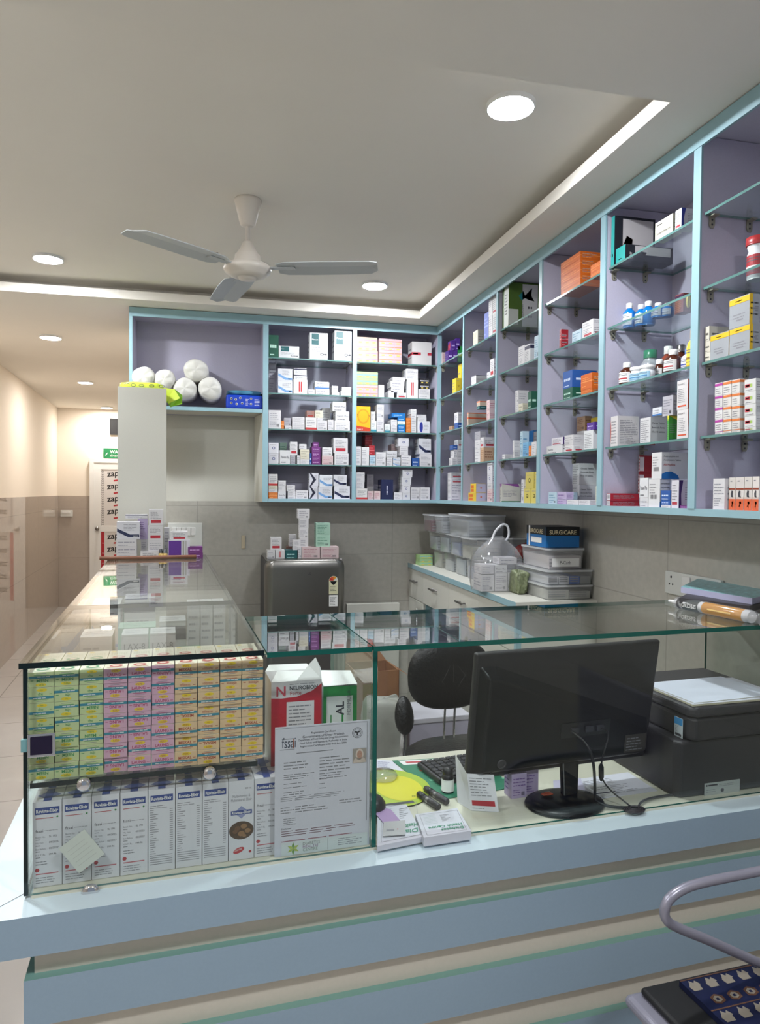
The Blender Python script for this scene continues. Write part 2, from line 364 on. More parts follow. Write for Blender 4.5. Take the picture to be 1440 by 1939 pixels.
for ang in (218, 343, 101):
    g = G(); pts = []
    prof = [(.115, -.045, .036), (.145, -.062, .058), (.25, -.067, .063), (.40, -.064, .06), (.465, -.062, .056), (.492, -.052, .02)]
    for (r, a_, b_) in prof:
        pts.append(((r, a_, .001), (r, (a_+b_)/2, .005), (r, b_, -.006)))
    k0 = len(g.v)
    for dz in (0, -.003):
        for p in pts:
            for q in p: g.v.append((q[0], q[1], q[2]+dz))
    n = len(pts)
    for i in range(n-1):
        for j in range(2):
            a = k0+i*3+j; g.f.append((a, a+3, a+4, a+1)); g.f.append((a+n*3, a+1+n*3, a+4+n*3, a+3+n*3))
        a = k0+i*3; g.f.append((a, a+n*3, a+3+n*3, a+3)); a += 2; g.f.append((a, a+3, a+3+n*3, a+n*3))
    g.f.append((k0, k0+1, k0+2, k0+2+n*3, k0+1+n*3, k0+n*3)); e = k0+(n-1)*3; g.f.append((e+2, e+1, e, e+n*3, e+1+n*3, e+2+n*3))
    g.mi(M_blade); g.m = [0]*len(g.f); g.sm = [False]*len(g.f)
    g.box(.07, .18, -.014, .014, -.004, .0, M_blade)
    for q in ((.15, -.0), (.165, .03), (.17, -.03)): g.lathe([(.004, .006), (.004, .012)], M_steel, 8, (q[0], q[1], -.004))
    g.build('blade', fan, rz=math.radians(ang))
# ------------------------------------------------------------------ wall cabinets
YF, XF = 4.10, 1.29
Z0, Z1 = 1.447, 2.505
SH = [2.270, 2.067, 1.862, 1.660]      # undersides of the four glass shelves
ZB = 1.466
def bracket(parent, loc, rz):
    g = G(); g.prism([(-.009, 0), (.009, 0), (.009, -.024), (.005, -.032), (-.005, -.032), (-.009, -.024)], 0, .002, M_bracket, 'x')
    g.box(0, .022, -.009, .009, -.003, 0, M_bracket)
    for z in (-.010, -.023): g.lathe([(.0025, .002), (.0025, .0035), (.001, .004)], M_ink2, 10, (0, 0, z), 'x')
    return g.build('shelf_bracket', parent, loc=loc, rz=rz)
cab = thing('wall_cabinet', 'blue edged open wall cabinet on the back wall with lilac lining', 'cabinet', (-.476, YF, Z0))
def LB(g, name, par=cab, **k): return g.build(name, par, **k)
ox, oy, oz = -.476, YF, Z0
def bx(g, x0, x1, y0, y1, z0, z1, m, **k): return g.box(x0-ox, x1-ox, y0-oy, y1-oy, z0-oz, z1-oz, m, **k)
YK = YB-.014
LB(bx(bx(G(), -.476, XR-.01, YK-.012, YK, 1.955, Z1, M_lilac), .247, XR-.01, YK-.012, YK, Z0, 1.955, M_lilac), 'back_panel')
LB(bx(G(), -.476, XF+.27, YF, YK-.012, Z1-.018, Z1, M_lilac), 'top_panel')
LB(bx(G(), -.476, XF-.002, YF-.008, YF, 2.458, Z1+.002, M_trim), 'fascia')
LB(bx(G(), .247, XR-.03, YF+.002, YK-.012, Z0+.001, ZB, M_lilac), 'bottom_panel')
LB(bx(G(), .279, XF-.0, YF-.004, YF+.002, Z0, ZB+.001, M_trim), 'bottom_edging')
LB(bx(bx(G(), -.458, .246, YF+.002, YK-.012, 1.957, 1.975, M_lilac, bot=M_lam), -.458, .246, YF-.004, YF+.002, 1.955, 1.976, M_trim), 'niche_shelf')
for x0, x1, zz in ((-.476, -.459, 1.955), (.247, .278, Z0), (.767, .791, Z0), (XF-.004, XF+.02, Z0)):
    d = LB(bx(G(), x0+.003, x1-.003, YF, YK-.012, zz, Z1-.02, M_lilac), 'divider')
    bx(G(), x0, x1, YF-.006, YF+.0, zz, 2.458, M_trim).build('edging', d)
g = G(); g.prism([(.246-ox, .003), (.249-ox, .003), (.249-ox, .24), (.214-ox, .24)], .0, 1.955-Z0, M_lam, 'z'); LB(g, 'end_panel')
for xa, xb in ((.278, .767), (.791, XF-.004)):
    for z in SH:
        for y in (.03, .2):
            bracket(cab, (xa-ox-.003, y, z-oz), 0); bracket(cab, (xb-ox+.003, y, z-oz), PI)
rc = thing('wall_cabinet', 'long blue edged open wall cabinet along the right wall with lilac lining', 'cabinet', (XF, YF, Z0))
ox, oy, oz = XF, YF, Z0; YN = .7
POSTS = [3.635, 3.165, 2.70, 2.218, 1.728, 1.245, .76]
LB(bx(G(), XR-.018, XR-.013, YN, YF-.007, Z0, Z1, M_lilac), 'back_panel', rc)
LB(bx(G(), XF, XR-.018, YN, YF-.007, Z1-.018, Z1, M_lilac), 'top_panel', rc)
LB(bx(G(), XF-.008, XF, YN, YF-.008, 2.458, Z1+.002, M_trim), 'fascia', rc)
LB(bx(G(), XF+.002, XR-.018, YN, YF-.007, Z0+.001, ZB, M_lilac), 'bottom_panel', rc)
LB(bx(G(), XF-.004, XF+.002, YN, YF-.007, Z0, ZB+.001, M_trim), 'bottom_edging', rc)
for i, y in enumerate(POSTS):
    hw = (.009, .009, .013, .015, .0155, .018, .018)[i]
    d = LB(bx(G(), XF, XR-.018, y-hw+.002, y+hw-.002, Z0+.02, Z1-.02, M_lilac), 'divider', rc)
    bx(G(), XF-.006, XF, y-hw, y+hw, Z0+.02, 2.458, M_trim).build('edging', d)
RB = [(POSTS[0], YF-.01)]+[(POSTS[i+1], POSTS[i]) for i in range(6)]
for i, (ya, yb) in enumerate(RB[:6]):
    hb = 0 if i == 0 else (.009, .009, .013, .015, .018, .018)[i-1]
    for z in SH:
        for x in (.03, .15): bracket(rc, (x, yb-hb-oy+.002, z-oz), -PI/2)
BAYN = {'B2': 'left back bay', 'B3': 'right back bay', 'R1': 'corner side bay', 'R2': 'second side bay', 'R3': 'third side bay', 'R4': 'fourth side bay', 'R5': 'fifth side bay', 'R6': 'rightmost side bay'}
SHN = ['top shelf', 'second shelf', 'third shelf', 'fourth shelf', 'bottom board']
def pane(name, x0, x1, y0, y1, z0, z1, label, cat, e=M_sedge, gl=M_shelf, group=None):
    g = G(); g.box(0, x1-x0, 0, y1-y0, 0, z1-z0, e, top=gl, bot=gl)
    return tag(g.build(name, None, (x0, y0, z0)), label, cat, group)
for k, z in enumerate(SH):
    for b, xa, xb in (('B2', .279, .766), ('B3', .792, XF-.006)):
        pane('glass_shelf', xa, xb, YF+.006, YK-.014, z, z+.007, 'glass shelf under the goods of the %s, %s' % (SHN[k], BAYN[b]), 'shelf', group='glass cabinet shelves')
    for i, (ya, yb) in enumerate(RB[:6]):
        pane('glass_shelf', XF+.006, XR-.02, ya+.019, yb-.019 if i else yb-.004, z, z+.007, 'glass shelf under the goods of the %s, %s' % (SHN[k], BAYN['R%d' % (i+1)]), 'shelf', group='glass cabinet shelves')
# ------------------------------------------------------------------ printed cartons
# style: words for the label, card colour, kind of print, accent colours
ST = {
 'w': ('white small-print box', 'e2e0e2', 'txt', '94949e'), 'wd': ('white box with ring mark', 'e0dfe4', 'dot', '4a568c'),
 'wr': ('white box with red band', 'e4e2e4', 'bar', 'b02a38'), 'w2': ('white box, two red stripes', 'e4e4e4', 'vbar', 'c03030'),
 'wb': ('white box with blue diagonal', 'e0e2e8', 'diag', '6f9ccc'), 'wn': ('white box with navy diagonal', 'e0e0e6', 'diag', '20284c'),
 'wc': ('white box with navy chevron', 'dedee6', 'chev', '1c1e34'), 'wk': ('white box with dark top band', 'e2e2e4', 'topband', '2c2c48'),
 'wt': ('white carton with teal square', 'e6e8ea', 'mol', '1f5c60'), 'wf': ('white box with red foot', 'e4e2e0', 'foot', 'b83838'),
 'wv': ('white box with blue oval', 'e6e6ec', 'oval', '28308c'), 'wx': ('white carton with red tape', 'dcd8d8', 'tape', 'b03040'),
 'wl': ('white box with blue label', 'e0e4ea', 'foot', '2f6cae'), 'wg': ('white box, red green stripe', 'e4e4e2', 'rg', 'b83440'),
 'wm': ('white box with magenta edge', 'e6e4e4', 'topband', 'b0409c'), 'wo': ('white box with orange edge', 'e6e2de', 'topband', 'd87838'),
 'wa': ('white box with orange arc', 'e6e2e2', 'arc', 'cc5636'), 'wu': ('white box with purple side', 'e2dfe8', 'side', '3c2464'),
 'wp': ('white box with large name', 'e2e2e4', 'name', '3c3c48'), 'gp': ('grey box of fine print', 'b4b2ba', 'txt', '84848e'),
 'c': ('cream small-print box', 'ded9c4', 'txt', '9a9686'), 'cr': ('cream box with purple corner', 'd8d6c8', 'corner', '8a4c90'),
 'bn': ('brown and red box', '9c7468', 'bar', '9c3028'), 'ta': ('tan small-print box', 'cba888', 'txt', '8a5c40'),
 'ye': ('yellow box', 'e8cc38', 'dot', '7c5a18'), 'yl': ('pale yellow ring-marked box', 'd8c868', 'dot', '5c5428'), 'yo': ('yellow and orange box', 'e6c43c', 'osq', 'd06828'),
 'ys': ('silver box with yellow edges', 'a8acb2', 'ys', 'e8bc24'), 'or': ('orange box', 'dc7c34', 'band2', 'f2b070'), 'o': ('bright orange carton', 'd8691c', 'band2', 'f09a50'),
 'ot': ('orange edged cream box', 'e0cdb8', 'topband', 'd86038'), 're': ('red box', 'a8242e', 'band2', 'd87078'), 'rw': ('red and white box', 'b4222e', 'sq', 'e8d8d8'),
 'pk': ('pink-white box', 'dfc8c8', 'txt', 'b07080'), 'bl': ('blue box', '2c5ca8', 'name', 'c8d8f0'), 'sb': ('bright blue box', '1878c4', 'name', 'bcd8f4'),
 'nv': ('dark navy box', '1c2450', 'vname', 'c8c8dc'), 'sk': ('sky blue box', '7cb4dc', 'txt', '3c6c9c'), 'lb': ('light blue box', 'bed6e4', 'txt', '5888a8'),
 'vi': ('violet-blue box', '7c88cc', 'band2', '98a4dc'), 'li': ('lilac box', 'c4b4d8', 'txt', '7c609c'), 'pu': ('purple box', '543090', 'name', 'c8b8e8'), 'mp': ('magenta-purple box', '74307c', 'name', 'd0a8d8'),
 'gn': ('green box', '2c9c50', 'name', 'c8f0d0'), 'dg': ('dark green box', '1e5c48', 'name', 'b8dccc'), 'gr': ('green and yellow box', '44a03c', 'corner', 'd8cc38'),
 'mt': ('mint green box', 'a8ccb8', 'txt', '508470'), 'tl': ('teal and white box', 'dfe6e6', 'foot', '30889c'), 'te': ('dark teal box', '14585c', 'name', 'b0dcd8'),
 'gk': ('bundle of pink cartons', 'd8b4bc', 'grid', 'c88c70'), 'gy': ('bundle of peach cartons', 'd8bc9c', 'grid', 'b080a0'), 'gg': ('bundle of green cartons', 'a8cc8c', 'grid', '7cb8c4'),
 'sd': ('yellow vitamin box', 'f0b81c', 'supra', 'c03c20'), 'vap': ('green appliance carton', '54742c', 'vap', 'd8d8d8'), 'ty': ('teal and black brace carton', '20242c', 'tynor', '2a9c98'),
 'cts': ('cream carton with script', 'ddd8c8', 'cts', '3c3c40'), 'wbl': ('white carton with navy edge', 'd8d8d8', 'side', '24348c'), 'br': ('brown carton, yellow loop', '8c4440', 'loop', 'd8cc60'),
 'cit': ('white citrate carton', 'dedee0', 'cit', '3c3c44'), 'ao': ('white orange-sided carton', 'e4e0e0', 'ao', 'd0502c'), 'ab': ('white mucolytic carton', 'e0dfe0', 'ab', '1f6cb0'),
 'run': ('orange carton with runner', 'e4ded8', 'run', 'd06038'), 'kl': ('cream script-marked box', 'e2dccc', 'name', '5c5850'), 'ag': ('red boxed carton', 'b01c2c', 'redend', 'd8d4d8'),
 'hp': ('white and purple box', 'e2dfe8', 'half', '5c2c8c'),
 'pan': ('white tablet carton', 'e2e4e6', 'pan', '3878b8'), 'blk': ('dark blister pack', '24242c', 'grid', 'b8b8c0')}
E_ = .0004
def deco(g, w, d, h, st, r_):
    ph, base, kind, acc = ST[st]; B = col(dim(base)); A = col(acc); ink = M_ink if kind != 'txt' else col(acc)
    faces = {'F': (V3((0, -E_, 0)), EX, EZ, w, h), 'R': (V3((w+E_, 0, 0)), EY, EZ, d, h), 'L': (V3((-E_, d, 0)), -EY, EZ, d, h), 'T': (V3((0, 0, h+E_)), EX, EY, w, d)}
    def txt(f, x0, x1, y0, y1, n, m=None, words=True):
        o, ux, uy, a, b = faces[f]; g.lines(o, ux, uy, a*x0, a*x1, b*y0, b*y1, b*(y1-y0)/max(n, 1), m or ink, r_, words)
    def rect(f, x0, x1, y0, y1, m):
        o, ux, uy, a, b = faces[f]; g.q(o, ux, uy, a*x0, a*x1, b*y0, b*y1, m)
    def pl(f, pts, m):
        o, ux, uy, a, b = faces[f]; g.poly(o, ux, uy, [(p[0]*a, p[1]*b) for p in pts], m)
    def T(f, s, x, y, hh, m, mw=.9, al='l'):
        o, ux, uy, a, b = faces[f]; g.text(s, o-ux.cross(uy)*-E_, ux, uy, x*a, y*b, hh*b, m, maxw=mw*a, al=al)
    def ell(f, cx, cy, rx, ry, m, n=20, lift=1):
        o, ux, uy, a, b = faces[f]; o = o+ux.cross(uy)*E_*lift
        g.face([o+ux*(a*cx+rx*a*math.cos(2*PI*i/n))+uy*(b*cy+ry*b*math.sin(2*PI*i/n)) for i in range(n)], m)
    L = lambda f, h_=.02: max(2, min(9, int(faces[f][4]/.009)))
    if kind == 'txt':
        txt('F', .1, .92, .5, .9, max(1, L('F')//2)); txt('F', .1, .7, .12, .42, max(1, L('F')//2))
        if h > .045 and r_.random() < .6:
            for i in range(6): rect('F', .66+i*.035, .66+i*.035+.018, .1, .26, M_ink2)
    elif kind == 'dot': ell('F', .5, .5, .12*min(1, h/w)+.03, .14*min(1, w/h), A); ell('F', .5, .5, .07*min(1, h/w)+.02, .08*min(1, w/h), B, lift=2); txt('F', .15, .85, .8, .92, 1)
    elif kind == 'bar': txt('F', .12, .88, .42, .9, L('F')//2+1); rect('F', .16, .84, .14, .34, A); rect('R', .2, .8, .14, .34, A)
    elif kind == 'vbar': rect('F', .38, .47, .15, .85, A); rect('F', .52, .61, .15, .85, A)
    elif kind == 'diag':
        pl('F', [(.02, .62), (.02, .42), (.5, .1), (.98, .1), (.98, .26), (.58, .26)], A); txt('F', .3, .95, .5, .9, L('F')//2+1); rect('F', .72, .92, .14, .2, M_white)
    elif kind == 'chev': pl('F', [(0, 1), (.18, 1), (.75, .5), (.18, 0), (0, 0), (.4, .5)], A); txt('F', .55, .95, .62, .9, 4)
    elif kind == 'topband': rect('F', 0, 1, .74, .93, A); txt('F', .1, .9, .12, .66, L('F')//2+2); rect('R', 0, 1, .74, .93, A)
    elif kind == 'mol':
        rect('F', .1, .5, .55, .97, A); T('F', 'Panum', .13, .72, .06, M_white, .34); txt('F', .12, .8, .3, .5, 3); ell('F', .68, .2, .1, .05, M_ink2); ell('F', .68, .2, .06, .03, B, lift=2); ell('F', .9, .2, .06, .03, M_ink2); rect('F', .74, .9, .18, .22, M_ink2)
    elif kind == 'foot': rect('F', 0, 1, 0, .18, A); txt('F', .12, .88, .3, .88, L('F')//2+1)
    elif kind == 'oval': ell('F', .3, .5, .14, .44, A); txt('F', .55, .92, .3, .85, 5)
    elif kind == 'tape': rect('F', 0, .45, .42, .54, A); rect('F', .8, 1, .42, .54, A); rect('L', .0, 1, .42, .54, A); rect('F', .05, .3, .45, .51, M_white)
    elif kind == 'rg': rect('F', .05, .5, .35, .62, A); rect('F', .5, .7, .35, .62, col('a0c060')); rect('F', .12, .44, .43, .54, M_white); txt('F', .1, .9, .1, .26, 1)
    elif kind == 'arc':
        for i in range(1): pl('F', [(.0, .1), (.06, .3), (.08, .5), (.06, .7), (0, .9)], A)
        txt('R', .1, .95, .1, .9, 14); txt('F', .1, .9, .1, .9, 8)
    elif kind == 'side': pl('R', [(.0, 0), (.2, 0), (.16, .5), (.3, 1), (0, 1)], A); txt('R', .45, .95, .3, .8, 6); txt('F', .1, .9, .3, .9, 6); rect('F', .1, .8, .12, .22, col('a83040'))
    elif kind == 'half': rect('F', .02, .6, .03, .97, A); rect('F', .66, .74, .03, .97, col('a0a098')); rect('F', .8, .84, .03, .97, col('a0a098'))
    elif kind == 'name': (T('F', 'Panum Plus', .12, .4, .2, A, .8) if st == 'wp' else [rect('F', a_, b_, .42, .56, A) for a_, b_ in ((.12, .3), (.33, .52), (.55, .78))]); rect('R', .15, .7, .42, .54, A); txt('F', .12, .8, .1, .26, 1, A)
    elif kind == 'vname':
        o, ux, uy, a, b = faces['F']; [g.q(o-EY*E_, ux, uy, a*.44, a*.54, b*y_, b*(y_+.05), A) for y_ in (.25, .32, .39, .5, .57, .64)]; pass
    elif kind == 'corner': pl('R', [(.0, 1), (.85, 1), (.95, .82), (.5, .9)], A); pl('F', [(0, 1), (1, 1), (1, .9), (.4, .8)], A); txt('R', .1, .8, .3, .72, 5); rect('R', 0, 1, 0, .06, col('3c7c5c')); txt('F', .1, .9, .1, .7, 8)
    elif kind == 'band2':
        for f in 'FR': rect(f, 0, 1, .46, .52, A); txt(f, .12, .9, .6, .86, 2, A); txt(f, .12, .6, .16, .36, 1, A)
    elif kind == 'osq': rect('F', .1, .6, .1, .4, A); rect('F', .1, .6, .5, .8, A); rect('R', .02, .98, .03, .97, M_lilac); ell('R', .5, .5, .1, .08, A)
    elif kind == 'ys':
        rect('F', 0, 1, .78, .97, A); rect('F', .3, .62, .85, .88, M_ink2); txt('F', .2, .9, .3, .5, 2); rect('F', .35, .7, .2, .25, M_ink); rect('R', 0, .3, 0, 1, A); txt('R', .5, .95, .3, .8, 4)
    elif kind == 'sq':
        for i in range(5): rect('F', .08, .92, .05+i*.19, .17+i*.19, A)
        rect('R', .0, .3, .1, .9, A)
    elif kind == 'grid':
        nx = max(2, round(w/.04)); nz = max(1, round(h/.035))
        for i in range(nx):
            for j in range(nz):
                x, y = i/nx, j/nz; rect('F', x+.01, x+.97/nx, y+.45/nz, y+.62/nz, A); rect('F', x+.3/nx, x+.72/nx, y+.12/nz, y+.32/nz, col('d8c060')); rect('F', x+.98/nx, x+1/nx, y, y+1/nz, M_ink)
            rect('F', 0, 1, 0, .01, M_ink)
        for j in range(1, nz): rect('F', 0, 1, j/nz, j/nz+.02, M_ink)
    elif kind == 'supra': ell('F', .5, .6, .42, .3, col('d89018')); ell('F', .5, .6, .34, .24, B, lift=2); T('F', 'Supradyn', .06, .56, .13, M_ink2, .88); pl('F', [(0, 0), (1, 0), (1, .14), (0, .22)], A); T('F', 'DAILY', .08, .04, .06, M_white, .5)
    elif kind == 'vap':
        rect('R', .42, .9, .02, .97, A); rect('R', .0, .3, .05, .4, col('c8ccc4')); pl('R', [(.3, .7), (.45, .82), (.5, .72), (.72, .9), (.7, .72), (.8, .6), (.62, .62), (.5, .66), (.4, .6)], col('1c7c84'))
        o, ux, uy, a, b = faces['R']; g.text('VAPORIZER', o+EX*E_, -uy, ux, -b*.52, a*.4, a*.055, M_ink2, maxw=b*.42)
        for i, (x, y) in enumerate(((.62, .45), (.7, .45), (.62, .25), (.7, .25))): ell('R', x, y, .025, .03, M_ink2)
        rect('F', .3, 1, 0, 1, col('c0c4bc')); txt('F', .4, .9, .3, .8, 7)
    elif kind == 'tynor':
        rect('F', 0, 1, 0, 1, A); rect('R', .2, .95, .4, .95, col('c4c0c0')); pl('R', [(.2, .4), (.3, .62), (.45, .56), (.42, .4)], col('c8987c')); o, ux, uy, a, b = faces['R']
        g.text('tynor', o+EX*E_*2, uy, -ux, b*.1, -a*.16, a*.08, M_white, maxw=b*.42); rect('F', .3, .6, .2, .26, M_white)
    elif kind == 'cts': T('F', 'Comfort Pillow Soft', .08, .3, .13, A, .8); rect('F', .1, .4, .78, .83, A)
    elif kind == 'loop': rect('F', .0, 1, .8, .95, col('3c1c3c')); g.tube([faces['R'][0]+EX*.001+EY*(d*.5+d*.12*math.cos(t*PI/6))+EZ*(h*(.55+.32*math.sin(t*PI/6))) for t in range(12)], .004, A, 6, True); txt('F', .1, .9, .1, .7, 6, col('d89860'))
    elif kind == 'cit':
        for i, s in enumerate(('Citrate Tablets', 'Benecide Forte', '10 x 10 tablets')): T('R', s, .08, .72-i*.17, .075, A, .8)
        txt('F', .1, .9, .06, .95, 11)
    elif kind == 'ao': rect('R', 0, 1, 0, 1, A); ell('R', .62, .5, .5 if False else .36, .3, M_white); T('R', 'A', .5, .42, .1, M_ink2, .3); T('F', 'Ameclof C', .1, .84, .06, M_ink2, .6); txt('F', .1, .8, .25, .75, 8); rect('F', .08, .85, .1, .15, A)
    elif kind == 'ab':
        for i, s in enumerate(('Acebrophylline and', 'Acetylcysteine Tablets')): T('R', s, .05, .8-i*.14, .075, M_ink2, .85)
        T('R', 'AB Phylline', .05, .47, .1, col('c03c34'), .55); pl('R', [(0, 0), (.55, 0), (.5, .15), (.3, .28), (.12, .26), (0, .18)], A); txt('F', .1, .7, .5, .9, 4)
        for i in range(7): rect('F', .2+i*.08, .24+i*.08, .3, .45, M_ink2)
    elif kind == 'run':
        rect('F', 0, 1, 0, .34, A); rect('F', 0, 1, .62, .67, col('8c3c24')); rect('F', .0, 1, .34, .4, col('c8bcb4'))
        pl('F', [(.35, .4), (.3, .5), (.42, .6), (.62, .58), (.6, .45), (.7, .38)], M_ink2); pl('F', [(.3, .08), (.5, .16), (.45, .26), (.7, .27), (.75, .2), (.6, .17), (.62, .05), (.5, .12)], col('4c1c14')); rect('F', .2, .5, .87, .9, M_ink)
    elif kind == 'redend': rect('F', .05, .95, .05, .95, A); [rect('F', .2+i*.09, .24+i*.09, .25, .75, M_ink2) for i in range(7)]
    elif kind == 'pan': T('R', 'Pan', .62, .55, .22, M_ink2, .36); rect('R', .4, .55, .62, .72, A); rect('R', .5, 1, .86, 1, A); txt('F', .1, .9, .1, .9, 9)
    if kind not in ('grid', 'osq', 'tynor', 'vap', 'ab', 'cit', 'ao', 'side', 'arc', 'pan', 'sq', 'loop', 'supra'):
        txt('L', .1, .9, .3, .85, 3)
        if kind not in ('corner', 'topband', 'name'): txt('R', .1, .9, .3, .85, 3)
    if w > .03: txt('T', .1, .9, .3, .8, 2)
def carton(w, d, h, st, seed, name='medicine_box'):
    g = G(); g.box(0, w, 0, d, 0, h, col(dim(ST[st][1], .9+.06*random.Random(seed*7).random()))); deco(g, w, d, h, st, random.Random(seed)); return g
ORD = ['first', 'second', 'third', 'fourth', 'fifth', 'sixth', 'seventh', 'eighth', 'ninth', 'tenth', 'eleventh', 'twelfth', 'thirteenth', 'fourteenth', 'fifteenth', 'sixteenth']
def where(k, n, si, place):
    if n == 1: return 'alone, %s from left, %s' % (ORD[si], place)
    pos = 'bottom' if k == 0 else 'top' if k == n-1 else ORD[k]+' up'
    return '%s of %s stack, %s' % (pos, ORD[si], place)
cnt = [0]
def fill(bay, k, T, items):
    zb = (SH[k]+.0075) if k < 4 else ZB+.0005
    zmax = (SH[k-1]-.003) if k else Z1-.022
    R = bay[0] == 'R'; place = '%s, %s' % (SHN[k], BAYN[bay]); tx = lambda x: T[0]+x/T[2]; ty = lambda y: T[1]+y/T[2]
    if R: ya, yb = RB[int(bay[1])-1]; ya += .02; yb -= .02
    else: xa, xb = {'B2': (.281, .764), 'B3': (.794, XF-.006)}[bay]
    for si, it in enumerate(items):
        off = 0.; Yn = None
        if isinstance(it[-1], float): off = it[-1]; it = it[:-1]
        if it[0] == 'N': Yn = xp(tx(it[1]), ty(0), XF+.018).y; it = it[2:]
        front = not R or Yn is not None
        n = 2 if front else 3
        ex = it[:n]; lst = it[n]; z = zb
        for j, e in enumerate(lst):
            yt, st = ty(e[0]), e[1]; q = e[2:] if len(e) > 2 else ex
            if front:
                Y = Yn if Yn else YF+.016+off
                a = yp(tx(q[0]), yt, Y); b = yp(tx(q[1]), yt, Y); w = b.x-a.x; x = a.x; zt = (a.z+b.z)/2; dd = min(.095 if not off else .09, YK-.02-Y)
                if R: x = max(x, XF+.008); dd = .06; w = min(w, XR-.024-x)
                else: w = min(w, xb-x); x = max(x, xa)
                loc, rz, W_, D_ = (x, Y, z), 0., w-.001, dd
            else:
                X = XF+.014+off; p1 = xp(tx(q[1]), yt, X); p0 = xp(tx(q[0]), yt, X); zt = p1.z
                y1, y0 = max(p1.y, ya), min(p0.y, yb)
                dd = yp(tx(q[2]), yt, y1).x-X if q[2]-q[1] > 6 else .09
                dd = max(.03, min(dd, XR-.024-X)); loc, rz, W_, D_ = (X, y0, z), -PI/2, y0-y1-.001, dd
            h = max(.008, min(zt, zmax)-z-.0006)
            if W_ < .006: W_ = .006
            cnt[0] += 1
            g = carton(W_, D_, h, st, cnt[0])
            o = g.build('medicine_box', None, loc, rz)
            tag(o, '%s, %s' % (ST[st][0], where(j, len(lst), si, place)), 'medicine box', 'cartons on the cabinet shelves')
            z += h+.0006
c1 = (490, 600, 4.114); c2 = (490, 760, 4.114); c3 = (800, 480, 5.538); c4 = (800, 700, 5.538); c5 = (1020, 400, 4.5); c6 = (1020, 680, 4.5); c7 = (1300, 160, 4.407); c8 = (1300, 540, 4.214); c9 = (820, 600, 10.286); c10 = (820, 770, 10.2)
fill('B2', 0, c1, [(78, 155, [(140, 'dg')]), (158, 318, [(228, 'wt')]), (400, 540, [(125, 'wt')]), (592, 733, [(110, 'wt')])])
fill('B2', 1, c1, [(80, 138, [(362, 'gp')], .09), (152, 265, [(500, 'wb'), (403, 'wb')]), (272, 382, [(488, 'w2'), (450, 'wk', 275, 378), (400, 'wk', 275, 376)]), (388, 440, [(565, 'w')]), (445, 553, [(560, 'w'), (505, 'wl', 440, 552)]),
    (572, 630, [(585, 'w'), (537, 'w', 572, 620)]), (640, 733, [(580, 'w'), (547, 'w', 650, 733)])])
fill('B2', 2, c2, [(78, 175, [(68, 'w')]), (176, 200, [(150, 'or')]), (205, 258, [(190, 'w'), (128, 'gp', 200, 255)]), (262, 360, [(195, 'w'), (178, 'w'), (160, 'w'), (143, 'w'), (122, 'w')]), (366, 453, [(125, 'wf'), (72, 'bn', 375, 437)]),
    (457, 536, [(152, 'w'), (128, 'w', 457, 500), (70, 'c', 442, 503)]), (540, 586, [(143, 'w')]), (592, 713, [(150, 'w'), (78, 'wp', 600, 708), (4, 'wp', 577, 683)]), (495, 560, [(52, 'w')], .11)])
fill('B2', 3, c2, [(78, 158, [(404, 'wd'), (322, 'wd')]), (165, 248, [(380, 'wp')]), (252, 288, [(420, 'gp'), (315, 'wr', 246, 304)]), (300, 322, [(420, 'w')]), (326, 398, [(470, 'w'), (450, 'w'), (413, 'c'), (374, 'c'), (332, 'w', 318, 375)]),
    (400, 414, [(404, 'bl')]), (416, 483, [(458, 'mp'), (427, 'mp'), (392, 'mp'), (352, 'mp'), (318, 'mp', 425, 470)]), (495, 582, [(422, 'pk'), (358, 'w', 497, 576)]), (592, 703, [(404, 'w'), (285, 'wr', 585, 697)]), (165, 222, [(320, 'mt')], .11)])
fill('B2', 4, c2, [(78, 150, [(708, 'or'), (683, 'w'), (656, 'c'), (565, 'wf')]), (152, 213, [(702, 'wp'), (615, 'w', 155, 213)]), (228, 290, [(735, 'w'), (717, 'w'), (699, 'w'), (675, 'w', 218, 285), (652, 'w', 218, 285)]), (292, 388, [(692, 'w')]),
    (396, 462, [(662, 'wc'), (558, 'wc', 398, 468)]), (465, 575, [(668, 'wb'), (572, 'wb', 475, 578)]), (590, 713, [(658, 'wn'), (572, 'wn', 584, 688)])])
fill('B3', 0, c1, [(765, 930, [(262, 'gy'), (158, 'gy', 765, 925)]), (940, 1118, [(262, 'gk'), (172, 'gk')]), (1198, 1350, [(195, 'wx')])])
fill('B3', 1, c1, [(764, 931, [(530, 'gk'), (428, 'gg')]), (935, 980, [(530, 'w')]), (1015, 1055, [(575, 'w')]), (1080, 1152, [(590, 'wr'), (548, 'w', 1035, 1135), (500, 'w', 1030, 1137), (470, 'w', 1045, 1142)]), (1158, 1244, [(488, 'w2'), (405, 'w', 1150, 1243)]),
    (1247, 1336, [(605, 'w'), (585, 'w'), (562, 'w'), (522, 'blk', 1258, 1330), (478, 'blk', 1258, 1330)])])
fill('B3', 2, c2, [(762, 872, [(38, 'sd')]), (876, 920, [(152, 'tl'), (80, 'w', 876, 910)]), (923, 978, [(132, 'w'), (25, 'w')]), (986, 1025, [(176, 'tl')]), (1033, 1080, [(195, 'w'), (143, 'w')]), (1086, 1144, [(215, 'sb'), (185, 'sb'), (155, 'tl'), (125, 'sb'), (92, 'sb', 1042, 1142)]),
    (1150, 1187, [(205, 'or'), (178, 'or'), (152, 'or'), (128, 'or')]), (1191, 1230, [(215, 'w'), (180, 'w'), (140, 'w'), (98, 'w'), (60, 'w', 1188, 1232)]), (1240, 1335, [(155, 'wv'), (125, 'w', 1240, 1310), (104, 'w', 1232, 1308)])])
